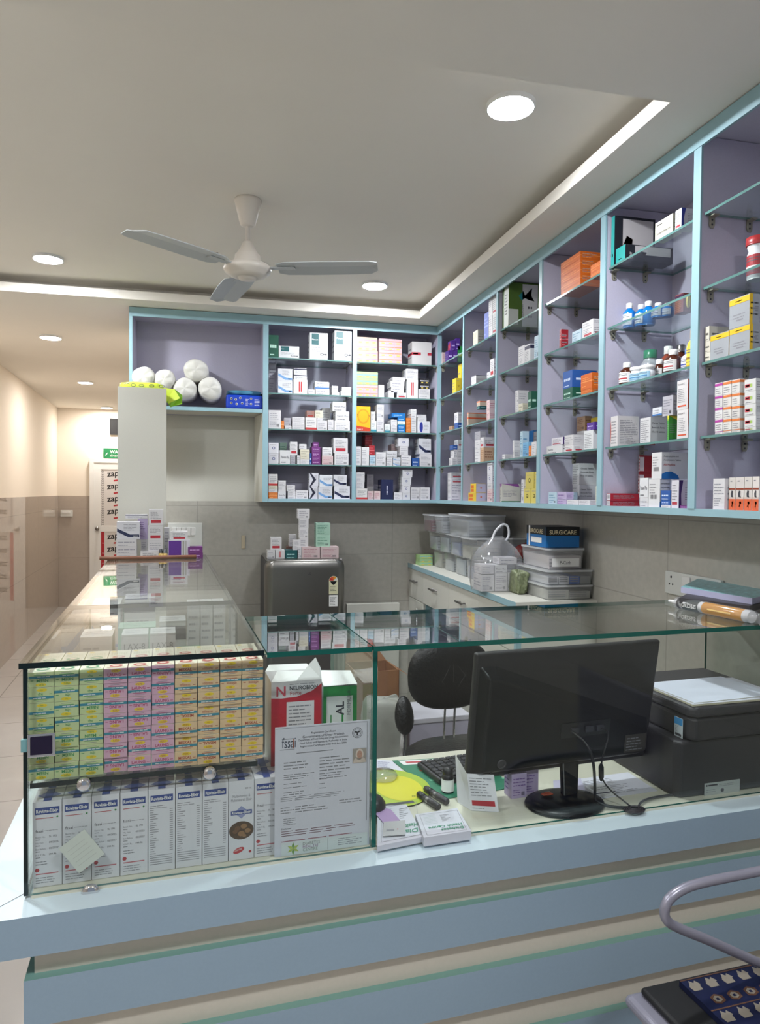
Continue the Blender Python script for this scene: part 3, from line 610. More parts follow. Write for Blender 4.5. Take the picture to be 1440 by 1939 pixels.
fill('B3', 3, c2, [(762, 800, [(350, 'w')]), (803, 862, [(356, 'w')]), (866, 912, [(485, 'w'), (420, 'lb'), (343, 're', 862, 906)]), (916, 992, [(395, 'w')]), (998, 1043, [(438, 'w'), (385, 'wp', 995, 1080)]), (1048, 1106, [(462, 'wb'), (436, 'wb')]),
    (1112, 1188, [(462, 'w'), (420, 'w'), (350, 'w', 1102, 1166), (287, 'wd', 1090, 1172)]), (1198, 1253, [(440, 'bl')]), (1257, 1350, [(410, 'w'), (290, 'wn', 1250, 1346)]), (830, 888, [(340, 'bn'), (262, 're')], .11), (1035, 1090, [(382, 'w'), (333, 'pk')], .11)])
fill('B3', 4, c2, [(762, 848, [(678, 'wf'), (628, 'w', 762, 825), (552, 'w', 762, 828)]), (852, 898, [(698, 'pk')]), (902, 950, [(698, 'pk')]), (958, 1050, [(610, 'nv')]), (1056, 1119, [(708, 'w')]), (1121, 1183, [(710, 'wd'), (650, 'wd'), (591, 'wd', 1118, 1190), (533, 'wd', 1125, 1200)]),
    (1188, 1258, [(668, 'w')]), (1262, 1335, [(668, 'w')]), (845, 897, [(662, 'wp'), (568, 'gp')], .11)])
fill('R1', 0, c9, [('N', 185, 185, 298, [(690, 'pk')]), ('N', 300, 306, 393, [(650, 'pu'), (460, 'pu', 360, 450)]), ('N', 300, 397, 483, [(640, 'pu'), (415, 'pu', 455, 535)]), ('N', 300, 487, 585, [(570, 'gn')])])
fill('R1', 1, c9, [('N', 452, 452, 560, [(1190, 'ye')]), ('N', 452, 563, 640, [(905, 'ye')])])
fill('R1', 2, c10, [('N', 372, 375, 482, [(372, 'ta')]), ('N', 488, 488, 620, [(305, 'bl'), (108, 'w')])])
fill('R1', 3, c10, [('N', 380, 380, 480, [(985, 'w'), (830, 'w', 408, 480), (738, 'bl', 392, 480)]), ('N', 380, 483, 620, [(985, 'w'), (890, 'w'), (770, 'w'), (640, 'wr')])])
fill('R1', 4, c10, [('N', 345, 352, 590, [(1690, 'w'), (1580, 'w'), (1475, 'w'), (1372, 'wr'), (1272, 'wr')])])
fill('R2', 0, c3, [(537, 585, 650, [(795, 'c')]), (652, 697, 700, [(605, 'vi')]), (699, 738, 740, [(640, 'w'), (450, 'w')]), (741, 785, 787, [(620, 'wbl'), (420, 'wbl')])])
fill('R2', 1, c9, [(755, 845, 1050, [(1245, 'w'), (1185, 'w'), (1125, 'wk')]), (1055, 1115, 1120, [(1060, 'w')]), (1122, 1195, 1262, [(800, 'wr')])])
fill('R2', 2, c10, [(622, 690, 1040, [(190, 'ot'), (110, 'ot'), (-20, 'te', 850, 912, 1058), (-118, 'ot', 850, 912, 1058)]), (1042, 1100, 1240, [(88, 'pk'), (-135, 'pk')])])
fill('R2', 3, c10, [(815, 916, 930, [(940, 'w'), (825, 'w'), (635, 'w'), (470, 'gp')]), (922, 985, 1228, [(785, 'ta'), (585, 'wr')])])
fill('R2', 4, c10, [(690, 838, 1032, [(1660, 'yo'), (1482, 'yo', 730, 838, 1032)]), (1055, 1150, 1235, [(1590, 'pk'), (1482, 'w'), (1290, 'wd'), (1082, 'wd')])])
fill('R3', 0, c3, [(805, 912, 1250, [(276, 'vap')])])
fill('R3', 1, c3, [(1012, 1074, 1078, [(955, 'w')]), (1078, 1135, 1175, [(940, 'wk')]), (1178, 1225, 1255, [(850, 'lb')])])
fill('R3', 2, c4, [(978, 1010, 1120, [(345, 'w'), (212, 'w')]), (1012, 1055, 1108, [(348, 'c')]), (1112, 1148, 1215, [(222, 'dg')]), (1217, 1238, 1252, [(232, 'w')])])
fill('R3', 3, c4, [(840, 868, 948, [(885, 'w')]), (950, 966, 1028, [(840, 'w'), (740, 'w')]), (1030, 1056, 1100, [(642, 'lb')]), (1058, 1115, 1118, [(756, 'sk')]), (1118, 1146, 1150, [(795, 'or')]), (1149, 1195, 1198, [(752, 'w')]), (1198, 1240, 1245, [(818, 'ta')]),
    (1108, 1165, 1168, [(635, 'sb')], .13), (1170, 1226, 1228, [(640, 'gp')], .13)])
fill('R3', 4, c4, [(780, 835, 1035, [(1195, 'cr')]), (1040, 1066, 1085, [(1150, 'w')]), (1070, 1138, 1200, [(1245, 'yl'), (1070, 'yl', 1085, 1172, 1200)]), (1145, 1208, 1248, [(1243, 'yl'), (1065, 'yl', 1186, 1236, 1248)])])
fill('R4', 0, c5, [(195, 360, 530, [(591, 'o'), (527, 'o'), (463, 'o'), (399, 'o'), (335, 'o')]), (447, 552, 640, [(470, 'o'), (402, 'o')])])
fill('R4', 1, c5, [(182, 197, 246, [(1003, 're')]), (290, 366, 372, [(998, 'lb')]), (376, 470, 560, [(960, 'wr'), (912, 'w')])])
fill('R4', 2, c6, [(212, 292, 500, [(235, 'dg'), (86, 'bl')]), (365, 460, 620, [(240, 'o'), (110, 'o')])])
fill('R4', 3, c6, [(72, 205, 222, [(725, 'wp'), (660, 'wu', 115, 212, 222)]), (224, 300, 390, [(728, 'wr'), (640, 'w')]), (390, 470, 600, [(600, 'pan'), (532, 'pu', 415, 480, 600)]), (330, 400, 445, [(605, 'w'), (482, 'ta')], .13), (450, 540, 560, [(485, 'ye')], .15)])
fill('R4', 4, c6, [(88, 158, 160, [(1132, 'lb')]), (162, 240, 260, [(1195, 'li'), (1130, 'li')]), (243, 340, 345, [(1198, 'w')]), (346, 440, 520, [(1235, 'w'), (1205, 'w')]), (490, 530, 545, [(1215, 'w'), (1080, 'c')]), (292, 352, 500, [(1070, 'cit'), (885, 'cit')], .12)])
fill('R5', 0, c5, [(600, 655, 1000, [(32, 'ty')]), (665, 745, 1150, [(275, 'ty')]), (1000, 1150, 1166, [(12, 'cts')]), (1170, 1225, 1345, [(-35, 'wbl')])])
fill('R5', 1, c5, [(1166, 1240, 1320, [(690, 'br')], .10)])
fill('R5', 3, c6, [(620, 680, 862, [(480, 'wa')]), (870, 960, 1096, [(490, 'cit'), (402, 'wl', 975, 1056, 1085)]), (1100, 1118, 1183, [(480, 'gr'), (302, 'gp', 1062, 1150, 1183)]), (1186, 1280, 1335, [(420, 'ao'), (165, 'ao')])])
fill('R5', 4, c6, [(552, 615, 858, [(1205, 'ag'), (1142, 'ag', 555, 618, 858)]), (865, 938, 950, [(1180, 'w'), (1010, 'wp')]), (942, 1040, 1130, [(1020, 'ab'), (790, 'ab', 970, 1056, 1330)]), (1045, 1128, 1134, [(1258, 'w'), (1203, 'bl'), (1118, 'bl')]), (1138, 1202, 1320, [(1030, 'wu')]),
    (1208, 1300, 1318, [(1258, 'mp')]), (785, 822, 950, [(1120, 'rw'), (970, 'rw'), (822, 'rw')], .12)])
fill('R6', 2, c8, [(115, 195, 240, [(530, 'kl'), (440, 'kl'), (322, 'kl', 106, 188, 345)]), (198, 345, 380, [(358, 'ys')]), (350, 512, 590, [(302, 'ys'), (60, 'ys')])])
fill('R6', 3, c8, [(232, 294, 296, [(1165, 'wm'), (1062, 'wm'), (965, 'wm'), (872, 'wm'), (770, 'wm')]), (298, 362, 364, [(1162, 'wo'), (1058, 'wo'), (958, 'wo'), (862, 'wo'), (755, 'wo')]), (366, 432, 464, [(1158, 'wo'), (1052, 'wo'), (952, 'wo'), (850, 'wo'), (742, 'wo')]),
    (468, 560, 590, [(1130, 'wg'), (1035, 'wg'), (938, 'wg'), (838, 'wg'), (738, 'wg')])])
fill('R6', 4, c8, [(218, 312, 316, [(1540, 'w')]), (345, 398, 400, [(1532, 'run')], .01), (400, 465, 467, [(1530, 'run')], .01), (468, 530, 532, [(1526, 'run')], .01), (533, 586, 590, [(1524, 'run')], .01)])
# ------------------------------------------------------------------ bottles on the side shelves
M_amber = mat('amber_glass', (70, 30, 16), rough=.1, coat=.5); M_bluel = mat('blue_liquid', (20, 120, 200), rough=.12); M_jar = mat('white_jar', (232, 236, 240), rough=.3)
def bottle(T, xc, ytop, k, back, r, label, body, cap, lab, kind='round', capr=.45):
    z = SH[k]+.0075; X = XF+.03+back; p = xp(T[0]+xc/T[2], T[1]+ytop/T[2], X); h = min(p.z, (SH[k-1] if k else Z1-.03)-.006)-z
    t = thing('bottle', label, 'bottle', (X, p.y, z), rnd.random()*.3-PI/2, 'bottles on the side shelves')
    g = G(); ch = h*(.2 if kind == 'round' else .17); bh = h-ch
    g.lathe([(r*.9, 0), (r, .004), (r, bh*.72), (r*.85, bh*.82), (r*capr, bh*.94), (r*capr, bh)], body, 24); g.build('bottle_body', t)
    g = G(); g.lathe([(r*capr*1.12, bh*.97), (r*capr*1.15, bh), (r*capr*1.12, h-.001), (r*capr*.9, h), (.0005, h)], cap, 24); g.build('cap', t)
    if lab:
        g = G(); n = 14
        for i in range(n):
            a0, a1 = -PI/2-1.3+2.6*i/n, -PI/2-1.3+2.6*(i+1)/n; q = r+.0006
            g.face([(q*math.cos(a0), q*math.sin(a0), bh*.12), (q*math.cos(a1), q*math.sin(a1), bh*.12), (q*math.cos(a1), q*math.sin(a1), bh*.68), (q*math.cos(a0), q*math.sin(a0), bh*.68)], col(lab[0]), True)
            for zz, hh, c_ in ((.3, .07, lab[1]), (.5, .025, '5c5c64'), (.58, .02, '5c5c64'), (.2, .02, '5c5c64')):
                q2 = q+.0004
                if 2 < i < 12: g.face([(q2*math.cos(a0), q2*math.sin(a0), bh*zz), (q2*math.cos(a1), q2*math.sin(a1), bh*zz), (q2*math.cos(a1), q2*math.sin(a1), bh*(zz+hh)), (q2*math.cos(a0), q2*math.sin(a0), bh*(zz+hh))], col(c_), True)
        g.build('label_wrap', t)
WC = M_white
for a in ((c5, 778, 785, 1, .05, .021, 'blue liquid bottle, white cap, leftmost on second shelf, fifth side bay', M_bluel, WC, ('dfe6ee', '2c4c8c')),
          (c5, 875, 795, 1, .07, .019, 'blue liquid bottle, second from left, second shelf, fifth side bay', M_bluel, WC, ('dfe6ee', '2c4c8c')),
          (c5, 940, 768, 1, .09, .023, 'tallest blue liquid bottle, centre of the second shelf, fifth side bay', M_bluel, WC, None),
          (c5, 1024, 782, 1, .06, .021, 'white labelled blue bottle, fourth from left, second shelf, fifth side bay', M_bluel, WC, ('c8d0dc', '3c4c7c')),
          (c5, 1102, 785, 1, .08, .020, 'white labelled blue bottle beside the brown carton, fifth side bay', M_bluel, WC, ('c8d0dc', '3c4c7c')),
          (c5, 757, 1290, 2, .01, .025, 'dark syrup bottle with red striped label, leftmost, third shelf, fifth side bay', M_amber, WC, ('e2e0e0', 'b02c34')),
          (c5, 1035, 1262, 2, .055, .021, 'small dark syrup bottle in the middle, third shelf, fifth side bay', M_amber, WC, ('e2e0e0', '3c3c4c')),
          (c5, 1108, 1152, 2, .09, .025, 'tall amber bottle behind the red striped one, third shelf, fifth side bay', mat('red_syrup', (130, 62, 44), rough=.12), WC, None),
          (c5, 1152, 1180, 2, .015, .026, 'amber bottle with white red-striped label, third shelf, fifth side bay', M_amber, WC, ('e4e2e2', 'b02c34')),
          (c5, 1216, 1140, 2, .08, .026, 'tall brown bottle, silver cap, third shelf, fifth side bay', M_amber, M_steel, ('a89c98', '4c4c54')),
          (c5, 1282, 1170, 2, .03, .02, 'lilac squeeze bottle beside the yellow one, third shelf', mat('lilac_plastic', (190, 186, 220), rough=.3), mat('blue_cap', (60, 110, 190), rough=.3), ('d8d8ec', '3c4c9c')),
          (c5, 1325, 1010, 2, .02, .018, 'yellow squeeze bottle at the near end, third shelf, fifth side bay', mat('yellow_plastic', (222, 190, 50), rough=.3), mat('gold_cap', (196, 150, 50), rough=.3), ('e8cc40', '8c6c1c')),
          (c5, 955, 1185, 2, .11, .032, 'grey frosted bottle with green cap, third shelf, fifth side bay', mat('frosted_grey', (176, 180, 186), rough=.25), mat('green_cap', (60, 130, 100), rough=.3), None, 'round', .6)):
    bottle(*a)
for xc, yt, lb in ((847, 1330, 'white pill jar with blue label beside the leftmost syrup bottle, third shelf'), (930, 1315, 'white pill jar with blue label in front of the green-capped bottle')):
    bottle(c5, xc, yt, 2, .012, .024, lb, M_jar, WC, ('9cc4dc', '3c7cac'), 'jar', .88)
bottle(c7, 603, 1278, 1, .07, .026, 'red lidded tin with red and white label, second shelf, rightmost side bay', M_jar, mat('red_lid', (170, 50, 52), rough=.35), ('a83038', 'e0d8d8'), 'jar', 1.0)
# pink bag on the corner shelf
def lump(name, label, cat, loc, size, m, seed, wob=.16, rz=0, group=None, exp=2.4, n=26, nz=12, flat=True, parent=None):
    r_ = random.Random(seed); g = G(); k0 = 0; ph = [r_.random()*6 for _ in range(6)]
    for i in range(nz+1):
        t = -PI/2+PI*i/nz; ct, stt = abs(math.cos(t))**(2/exp), math.copysign(abs(math.sin(t))**(2/exp), math.sin(t))
        for k in range(n):
            a = 2*PI*k/n; ca, sa = math.cos(a), math.sin(a)
            s_ = 1+wob*(.5*math.sin(3*a+ph[0]+2*t)+.35*math.sin(7*a+ph[1]-3*t)+.3*math.sin(11*a+5*t+ph[2])+.3*(r_.random()-.5))
            x = math.copysign(abs(ca)**(2/exp), ca)*ct*s_*size[0]/2; y = math.copysign(abs(sa)**(2/exp), sa)*ct*s_*size[1]/2; z = (stt*(1+(wob*.4*math.sin(5*a+ph[3]) if stt > 0 else 0))+1)*size[2]/2
            g.v.append((x, y, max(0, z)))
    for i in range(nz):
        for k in range(n):
            a = i*n+k; b = i*n+(k+1) % n; g.f.append((a, b, b+n, a+n)); g.m.append(0); g.sm.append(True)
    g.mi(m); o = g.build(name, parent, loc, rz)
    return tag(o, label, cat, group) if label else o
p = yp(843, 690/10.286+600-.4, 3.97); zt_ = SH[0]+.0075
b0 = yp(838, 667, 4.0)
lump('candy_bag', 'small shiny red and pink packet on top of the pink-white corner box', 'packet', (1.352, 4.005, yp(843, 668, 3.98).z), (.06, .05, .075), mat('red_foil', (170, 60, 84), rough=.2, noise=.5, nscale=60), 3)
# ------------------------------------------------------------------ niche goods
M_wrap = mat('white_wrap', (216, 214, 208), rough=.4, bump=1.0, nscale=22)
def roll(px, py, r, y0, label, seed):
    p = yp(px, py, y0); r_ = random.Random(seed); g = G(); n = 30; ph = [r_.random()*6 for _ in range(4)]
    prof = [(.0, -.004), (.3, -.006), (.62, -.002), (.86, .004), (.97, .014), (1, .03), (1.01, .1), (1, .2), (.9, .235), (.5, .245), (.0, .245)]
    for i, (k_, y) in enumerate(prof):
        for k in range(n):
            a = 2*PI*k/n; f = 1+.035*math.sin(2*a+ph[0])+.022*math.sin(3*a+ph[1])+.015*(r_.random()-.5)
            g.v.append((r*k_*f*math.cos(a), y+.004*math.sin(5*a+ph[2])*k_, r*k_*f*math.sin(a)))
    for i in range(len(prof)-1):
        for k in range(n):
            a = i*n+k; b = i*n+(k+1) % n; g.f.append((a, b, b+n, a+n)); g.m.append(0); g.sm.append(True)
    g.mi(M_wrap); tag(g.build('wrapped_roll', None, p), label, 'roll', 'white wrapped rolls in the niche')
for a in ((271, 713, .060, 4.07, 'white wrapped roll, leftmost in the wall niche, on the yellow green bag', 1), (311, 718, .058, 4.08, 'white wrapped roll, second from the left in the wall niche', 2),
          (350, 735, .0635, 4.09, 'white wrapped roll under the topmost roll, third from the left', 3), (371, 700, .066, 4.10, 'white wrapped roll on top of the two lower rolls', 4), (398, 735, .0655, 4.09, 'white wrapped roll nearest the blue packs, rightmost of the rolls', 5)):
    roll(*a)
M_lime = mat('lime_film', (196, 214, 66), rough=.3, bump=.5, nscale=25); M_lime2 = mat('green_film', (120, 172, 40), rough=.3)
t = thing('plastic_bag', 'yellow green plastic bag with black writing lying under the left rolls', 'bag', (-.42, 4.0, 1.977))
lump('bag_body', None, None, (.035, -.11, .0462), (.21, .12, .042), M_lime, 5, .08, exp=4, parent=t)
g = G(); a = yp(316, 736, 3.97)-V3(t.location); b = yp(345, 772, 3.965)-V3(t.location)
g.face([(a.x-.02, a.y, a.z+.005), (a.x+.04, a.y-.006, a.z-.002), (b.x-.01, b.y-.01, a.z-.05), (a.x+.012, a.y-.008, b.z+.02), (a.x-.01, a.y, b.z+.03)], M_lime)
g.face([(a.x+.04, a.y, a.z-.0), (a.x+.08, a.y+.02, a.z-.03), (b.x, b.y, b.z+.02), (a.x+.02, b.y-.004, b.z), (a.x+.0, b.y, b.z+.03), (a.x+.03, b.y, a.z-.05)], M_lime2)
g.build('loose_flap', t)
g = G()
for i, x in enumerate((.02, .05, .09, .14, .19)): g.tube([V3((x-.055+.012*math.cos(k*PI/5), -.1715, .068+.007*math.sin(k*PI/5))) for k in range(10 if i else 6)], .0014, M_ink2, 6, i > 0)
g.build('black_writing', t)
t = thing('sanitary_pack', 'bright blue sanitary pack with white circles, lying right in the wall niche', 'packet', (yp(428, 760, 4.11).x, 4.11, 1.977))
g = G(); w = .205; g.box(0, w, 0, .16, 0, .078, mat('blue_pack', (22, 62, 178), rough=.3)); g.build('pack_body', t, bevel=.012, seg=3)
g = G(); o_ = V3((0, -.0006, 0))
for x, z in ((.03, .055), (.055, .05), (.08, .06), (.14, .058), (.03, .03), (.06, .025), (.09, .03), (.14, .028)): g.lathe([(.0065, -.0002), (.0065, -.0008), (.0045, -.001), (.0045, -.0002)], M_white, 14, (x, 0, z), 'y')
g.lines(o_, EX, EZ, .11, .13, .02, .06, .008, M_white, rnd); g.lines(o_, EX, EZ, .16, .19, .02, .06, .008, M_white, rnd); g.build('printing', t)
lump('sanitary_pack', 'teal and blue floppy pack lying on top of the bright blue pack', 'packet', (yp(462, 735, 4.18).x, 4.2, 2.057), (.2, .12, .03), mat('teal_pack', (64, 124, 150), rough=.3, noise=.5, nscale=30), 8, .1, exp=4)
# ------------------------------------------------------------------ pillar, counter
KW = (0, 0, CA)
def K(g, name, u, v, z, parent=None, **k): return g.build(name, parent, W(u, v, z) if not parent else (u, v, z), 0. if parent else CA, **k)
def kthing(name, label, cat, u, v, z, rz=0., group=None): return thing(name, label, cat, W(u, v, z), CA+rz, group)
g = G(); g.box(0, .232, 0, .24, 0, 2.022-FZ, M_lam); tag(K(g, 'pillar', -.237, 3.76, FZ), 'cream laminated square pillar standing at the far end of the glass counter', 'pillar')
ZL, ZG = .729, 1.179      # counter top, glass top
UE = 1.66; U0, U1 = -.258, .19; V0 = 1.45; VRE = 3.74
ct = kthing('display_counter', 'L shaped blue and cream slatted pharmacy counter with pale top', 'counter', 0, 1.45, FZ)
oo = (0, 1.45, FZ)
def cb(g, a, b, c, d, e, f, m, **k): return g.box(a-oo[0], b-oo[0], c-oo[1], d-oo[1], e-oo[2], f-oo[2], m, **k)
g = G(); LU, LV = -.345, 1.388
cb(g, LU, UE, LV, LV+.12, .655, ZL, M_blue, top=M_bluetop); cb(g, LU, LU+.10, LV+.12, VRE, .655, ZL, M_blue, top=M_bluetop); g.build('front_ledge', ct)
g = G(); g.poly(V3((0, 0, ZL+.0004-FZ)), EX, EY, [(LU, LV-1.45), (LU+.002, LV-1.45), (LU+.085, LV+.084-1.45), (LU+.083, LV+.084-1.45)], M_ink2); g.build('mitre_seam', ct)
for z0, z1, lv, lab in ((.515, .603, 1.402, 0), (.36, .452, 1.402, 1), (.2, .29, 1.402, 2)):
    g = G(); cb(g, -.25, UE, lv, 1.47, z0, z1, M_blue, top=M_mint, bot=M_taupe); cb(g, -.25, -.19, 1.47, VRE, z0, z1, M_blue, top=M_mint); g.build('slat', ct)
g = G(); cb(g, -.235, UE, 1.421, 1.49, FZ, .655, M_taupe); cb(g, -.235, -.2, 1.49, VRE, FZ, .655, M_taupe); cb(g, .15, .19, 1.94, VRE, FZ, .70, M_lam); g.build('body_panel', ct)
M_top = mat('table_laminate', (212, 210, 192), rough=.22)
g = G(); cb(g, -.245, .19, V0-.0, VRE, .70, ZL+.006, M_top); cb(g, .19, UE, V0, 1.94, .70, ZL+.006, M_top); g.build('worktop', ct)
ZT = ZL+.0065
# the glass case
gc = kthing('glass_display_case', 'clear glass display case with dark green edges on the counter', 'display case', U0, V0, ZL+.006)
go = (U0, V0, ZL+.006)
def gp(name, a, b, c, d, e, f, faces, edge=M_gdark, parent=gc, o=go):
    g = G(); k = dict(top=None, front=None, side=None, bot=None, back=None)
    for n in faces: k[n] = M_glass
    g.box(a-o[0], b-o[0], c-o[1], d-o[1], e-o[2], f-o[2], edge, **k); return g.build(name, parent)
gp('top_pane', U0-.006, U1+.0, V0-.008, 2.13, ZG-.0108, ZG, ('top', 'bot'))
gp('top_pane', U0-.006, U1+.0, 2.133, VRE, ZG-.0108, ZG, ('top', 'bot'))
gp('front_pane', U0+.008, .4225, V0, V0+.006, ZL+.0065, ZG-.0118, ('front', 'back'), M_sedge)
gp('front_pane', .4345, UE-.01, V0, V0+.006, ZL+.0065, ZG-.0118, ('front', 'back'), M_gedge)
gp('side_pane', U0, U0+.0075, V0, VRE, ZL+.0065, ZG-.0118, ('side',))
gp('side_pane', U1-.009, U1-.003, 1.98, VRE, ZL+.0065, ZG-.0118, ('side',))
gp('inner_shelf', U0+.009, U1-.01, V0+.012, 2.9, .9345, .9445, ('top', 'bot'))
gp('divider_pane', .424, .4335, V0+.0, 1.86, ZL+.0065, ZG-.0118, ('side',), M_gedge)
gp('end_pane', 1.652, 1.659, V0+.007, 1.86, ZL+.0065, ZG-.0118, ('side',), M_gedge)
gp('top_pane', U1+.003, .4135, V0-.03, 1.842, ZG-.0108, ZG, ('top', 'bot'), M_gedge)
gp('top_pane', .4165, UE+.03, V0-.03, 1.842, ZG-.0108, ZG, ('top', 'bot'), M_gedge)
def knob(px, py, z, vv, name='glass_stud', r=.013):
    p = uv(vp(px, py, vv)); g = G(); g.lathe([(r*.8, 0), (r, -.003), (r, -.008), (r*.75, -.012), (.0005, -.0125)], M_chrome, 28, (0, 0, 0), 'y')
    g.build(name, gc, (p[0]-go[0], p[1]-go[1], p[2]-go[2]))
knob(159, 1483, 0, V0-.0005); knob(397, 1462, 0, V0-.0005); knob(172, 1688, 0, V0-.0005, 'pane_clip', .017); knob(1058, 1573, 0, V0-.0005, 'pane_clip', .014)
p = uv(vp(80, 1408, V0)); g = G(); g.box(-.024, .024, -.01, 0, -.022, .022, M_chrome).box(-.019, .019, -.012, -.01, -.017, .017, mat('dark_lock_face', (52, 44, 70), rough=.15, metal=.6))
g.box(-.036, -.024, -.006, .004, -.012, .012, mat('teal_clip', (120, 168, 172), rough=.2)); g.build('case_lock', gc, (p[0]-go[0], p[1]-go[1], p[2]-go[2]), bevel=.0015)
# ------------------------------------------------------------------ toothpaste cartons, ten columns of seven
NE = {'n': ('pale green', 'c2ce9a', '3a8c4c', 'NEEM', 'नीम'), 'l': ('pink', 'd2a6ba', 'b04068', 'LAUNG', 'लौंग'), 'm': ('peach', 'dcbc94', 'a8482c', 'MISKAL', 'मिसवाक')}
BW, BH, BD = .0431, .0291, .165
_pc = {}
def paste(kind, flip, hindi):
    key = (kind, flip, hindi)
    if key in _pc: return _pc[key]
    nm, base, ic, en, hi = NE[kind]; B = col(base); I = col(ic); Y = col('e4c624'); TE = col('3a8496')
    g = G(); g.box(0, BW, 0, BD, 0, BH, B, top=col('ded6c0'))
    o = V3((0, -.0003, 0)); ux, uy = EX, EZ
    if flip: o = V3((BW, -.0003, BH)); ux, uy = -EX, -EZ
    g.q(o, ux, uy, 0, BW, BH*.26, BH*.43, TE); o2 = o-EY*.0002
    g.lines(o2, ux, uy, BW*.15, BW*.9, BH*.29, BH*.45, BH*.16, M_white, random.Random(3))
    n = 12; g.face([o+ux*(BW*.52+BW*.22*math.cos(2*PI*i/n))+uy*(BH*.84+BH*.11*math.sin(2*PI*i/n)) for i in range(n)], Y)
    g.text('पेप्स' if hindi else 'PEPS', o2, ux, uy, BW*.5, BH*.77, BH*.13, I, BW*.42, 'c')
    g.text(('*' if not hindi else '')+(hi if hindi else en), o, ux, uy, BW*.46, BH*.47, BH*.21, I, BW*.6, 'c'); g.q(o, ux, uy, BW*.82, BW*.94, BH*.54, BH*.58, I)
    g.q(o, ux, uy, BW*.2, BW*.8, BH*.2, BH*.235, I); g.q(o, ux, uy, BW*.3, BW*.72, BH*.1, BH*.125, M_ink)
    ot = V3((0, 0, BH+.0003)); R_ = col('b8544c') if kind != 'n' else col('4c8c5c')
    for yy in (.022, .1):
        g.face([ot+EX*(BW*.5+BW*.3*math.cos(2*PI*i/n))+EY*(yy+.012*math.sin(2*PI*i/n)) for i in range(n)], R_)
        g.face([ot+EZ*.0002+EX*(BW*.5+BW*.17*math.cos(2*PI*i/n))+EY*(yy+.006*math.sin(2*PI*i/n)) for i in range(n)], col('e0c8b8'))
        g.q(ot, EX, EY, BW*.12, BW*.88, yy-.016, yy-.014, R_)
        for k in range(7): g.q(ot, EX, EY, BW*(.12+.11*k), BW*(.19+.11*k), yy+.022, yy+.042, col('c8c4a8'))
        g.face([ot+EX*(BW*.2+BW*.12*math.cos(2*PI*i/n))+EY*(yy+.052+.005*math.sin(2*PI*i/n)) for i in range(n)], Y)
    o_ = g.build('toothpaste_carton'); _pc[key] = o_; return o_
FL = {0: 'fnfnfnf', 1: 'ffffFFF'}
KIN = 'nnnlllmmmm'
PAT = ['fNHHHcf', 'fhhhffF', 'NHfNnhf', 'NFFFFFf', 'NnFFFnn', 'FFnFNnn', 'nNNFnnn', 'NNNNNFF', 'NHHHHHH', 'NHHHnhH']   # n/N upright, f/F/h/H mixed
used = set(); ucol = [-.252+i*.0446 for i in range(10)]
zb_ = .945
for ci in range(10):
    for k in range(7):      # k = 0 topmost
        c = PAT[ci][k]; flip = c in 'fFhc' or (c == 'H' and k % 2 == 1 and ci > 7); hindi = c in 'HhN' if ci not in (3, 4, 5) else False
        first = paste(KIN[ci], flip, hindi); key = (KIN[ci], flip, hindi)
        o = first if key not in used else first.copy()
        if key in used: C.objects.link(o)
        used.add(key)
        z = zb_+(6-k)*(BH+.0006); o.location = W(ucol[ci]+rnd.uniform(-.0004, .0004), V0+.0225+rnd.uniform(0, .007), z); o.rotation_euler = (0, 0, CA+rnd.uniform(-.002, .002))
        row = 'topmost' if k == 0 else 'bottom' if k == 6 else ORD[k]+' from top'
        tag(o, '%s toothpaste carton, %s in the %s column from left, glass case' % (NE[KIN[ci]][0], row, ORD[ci]), 'carton', 'toothpaste cartons stacked in the glass case')
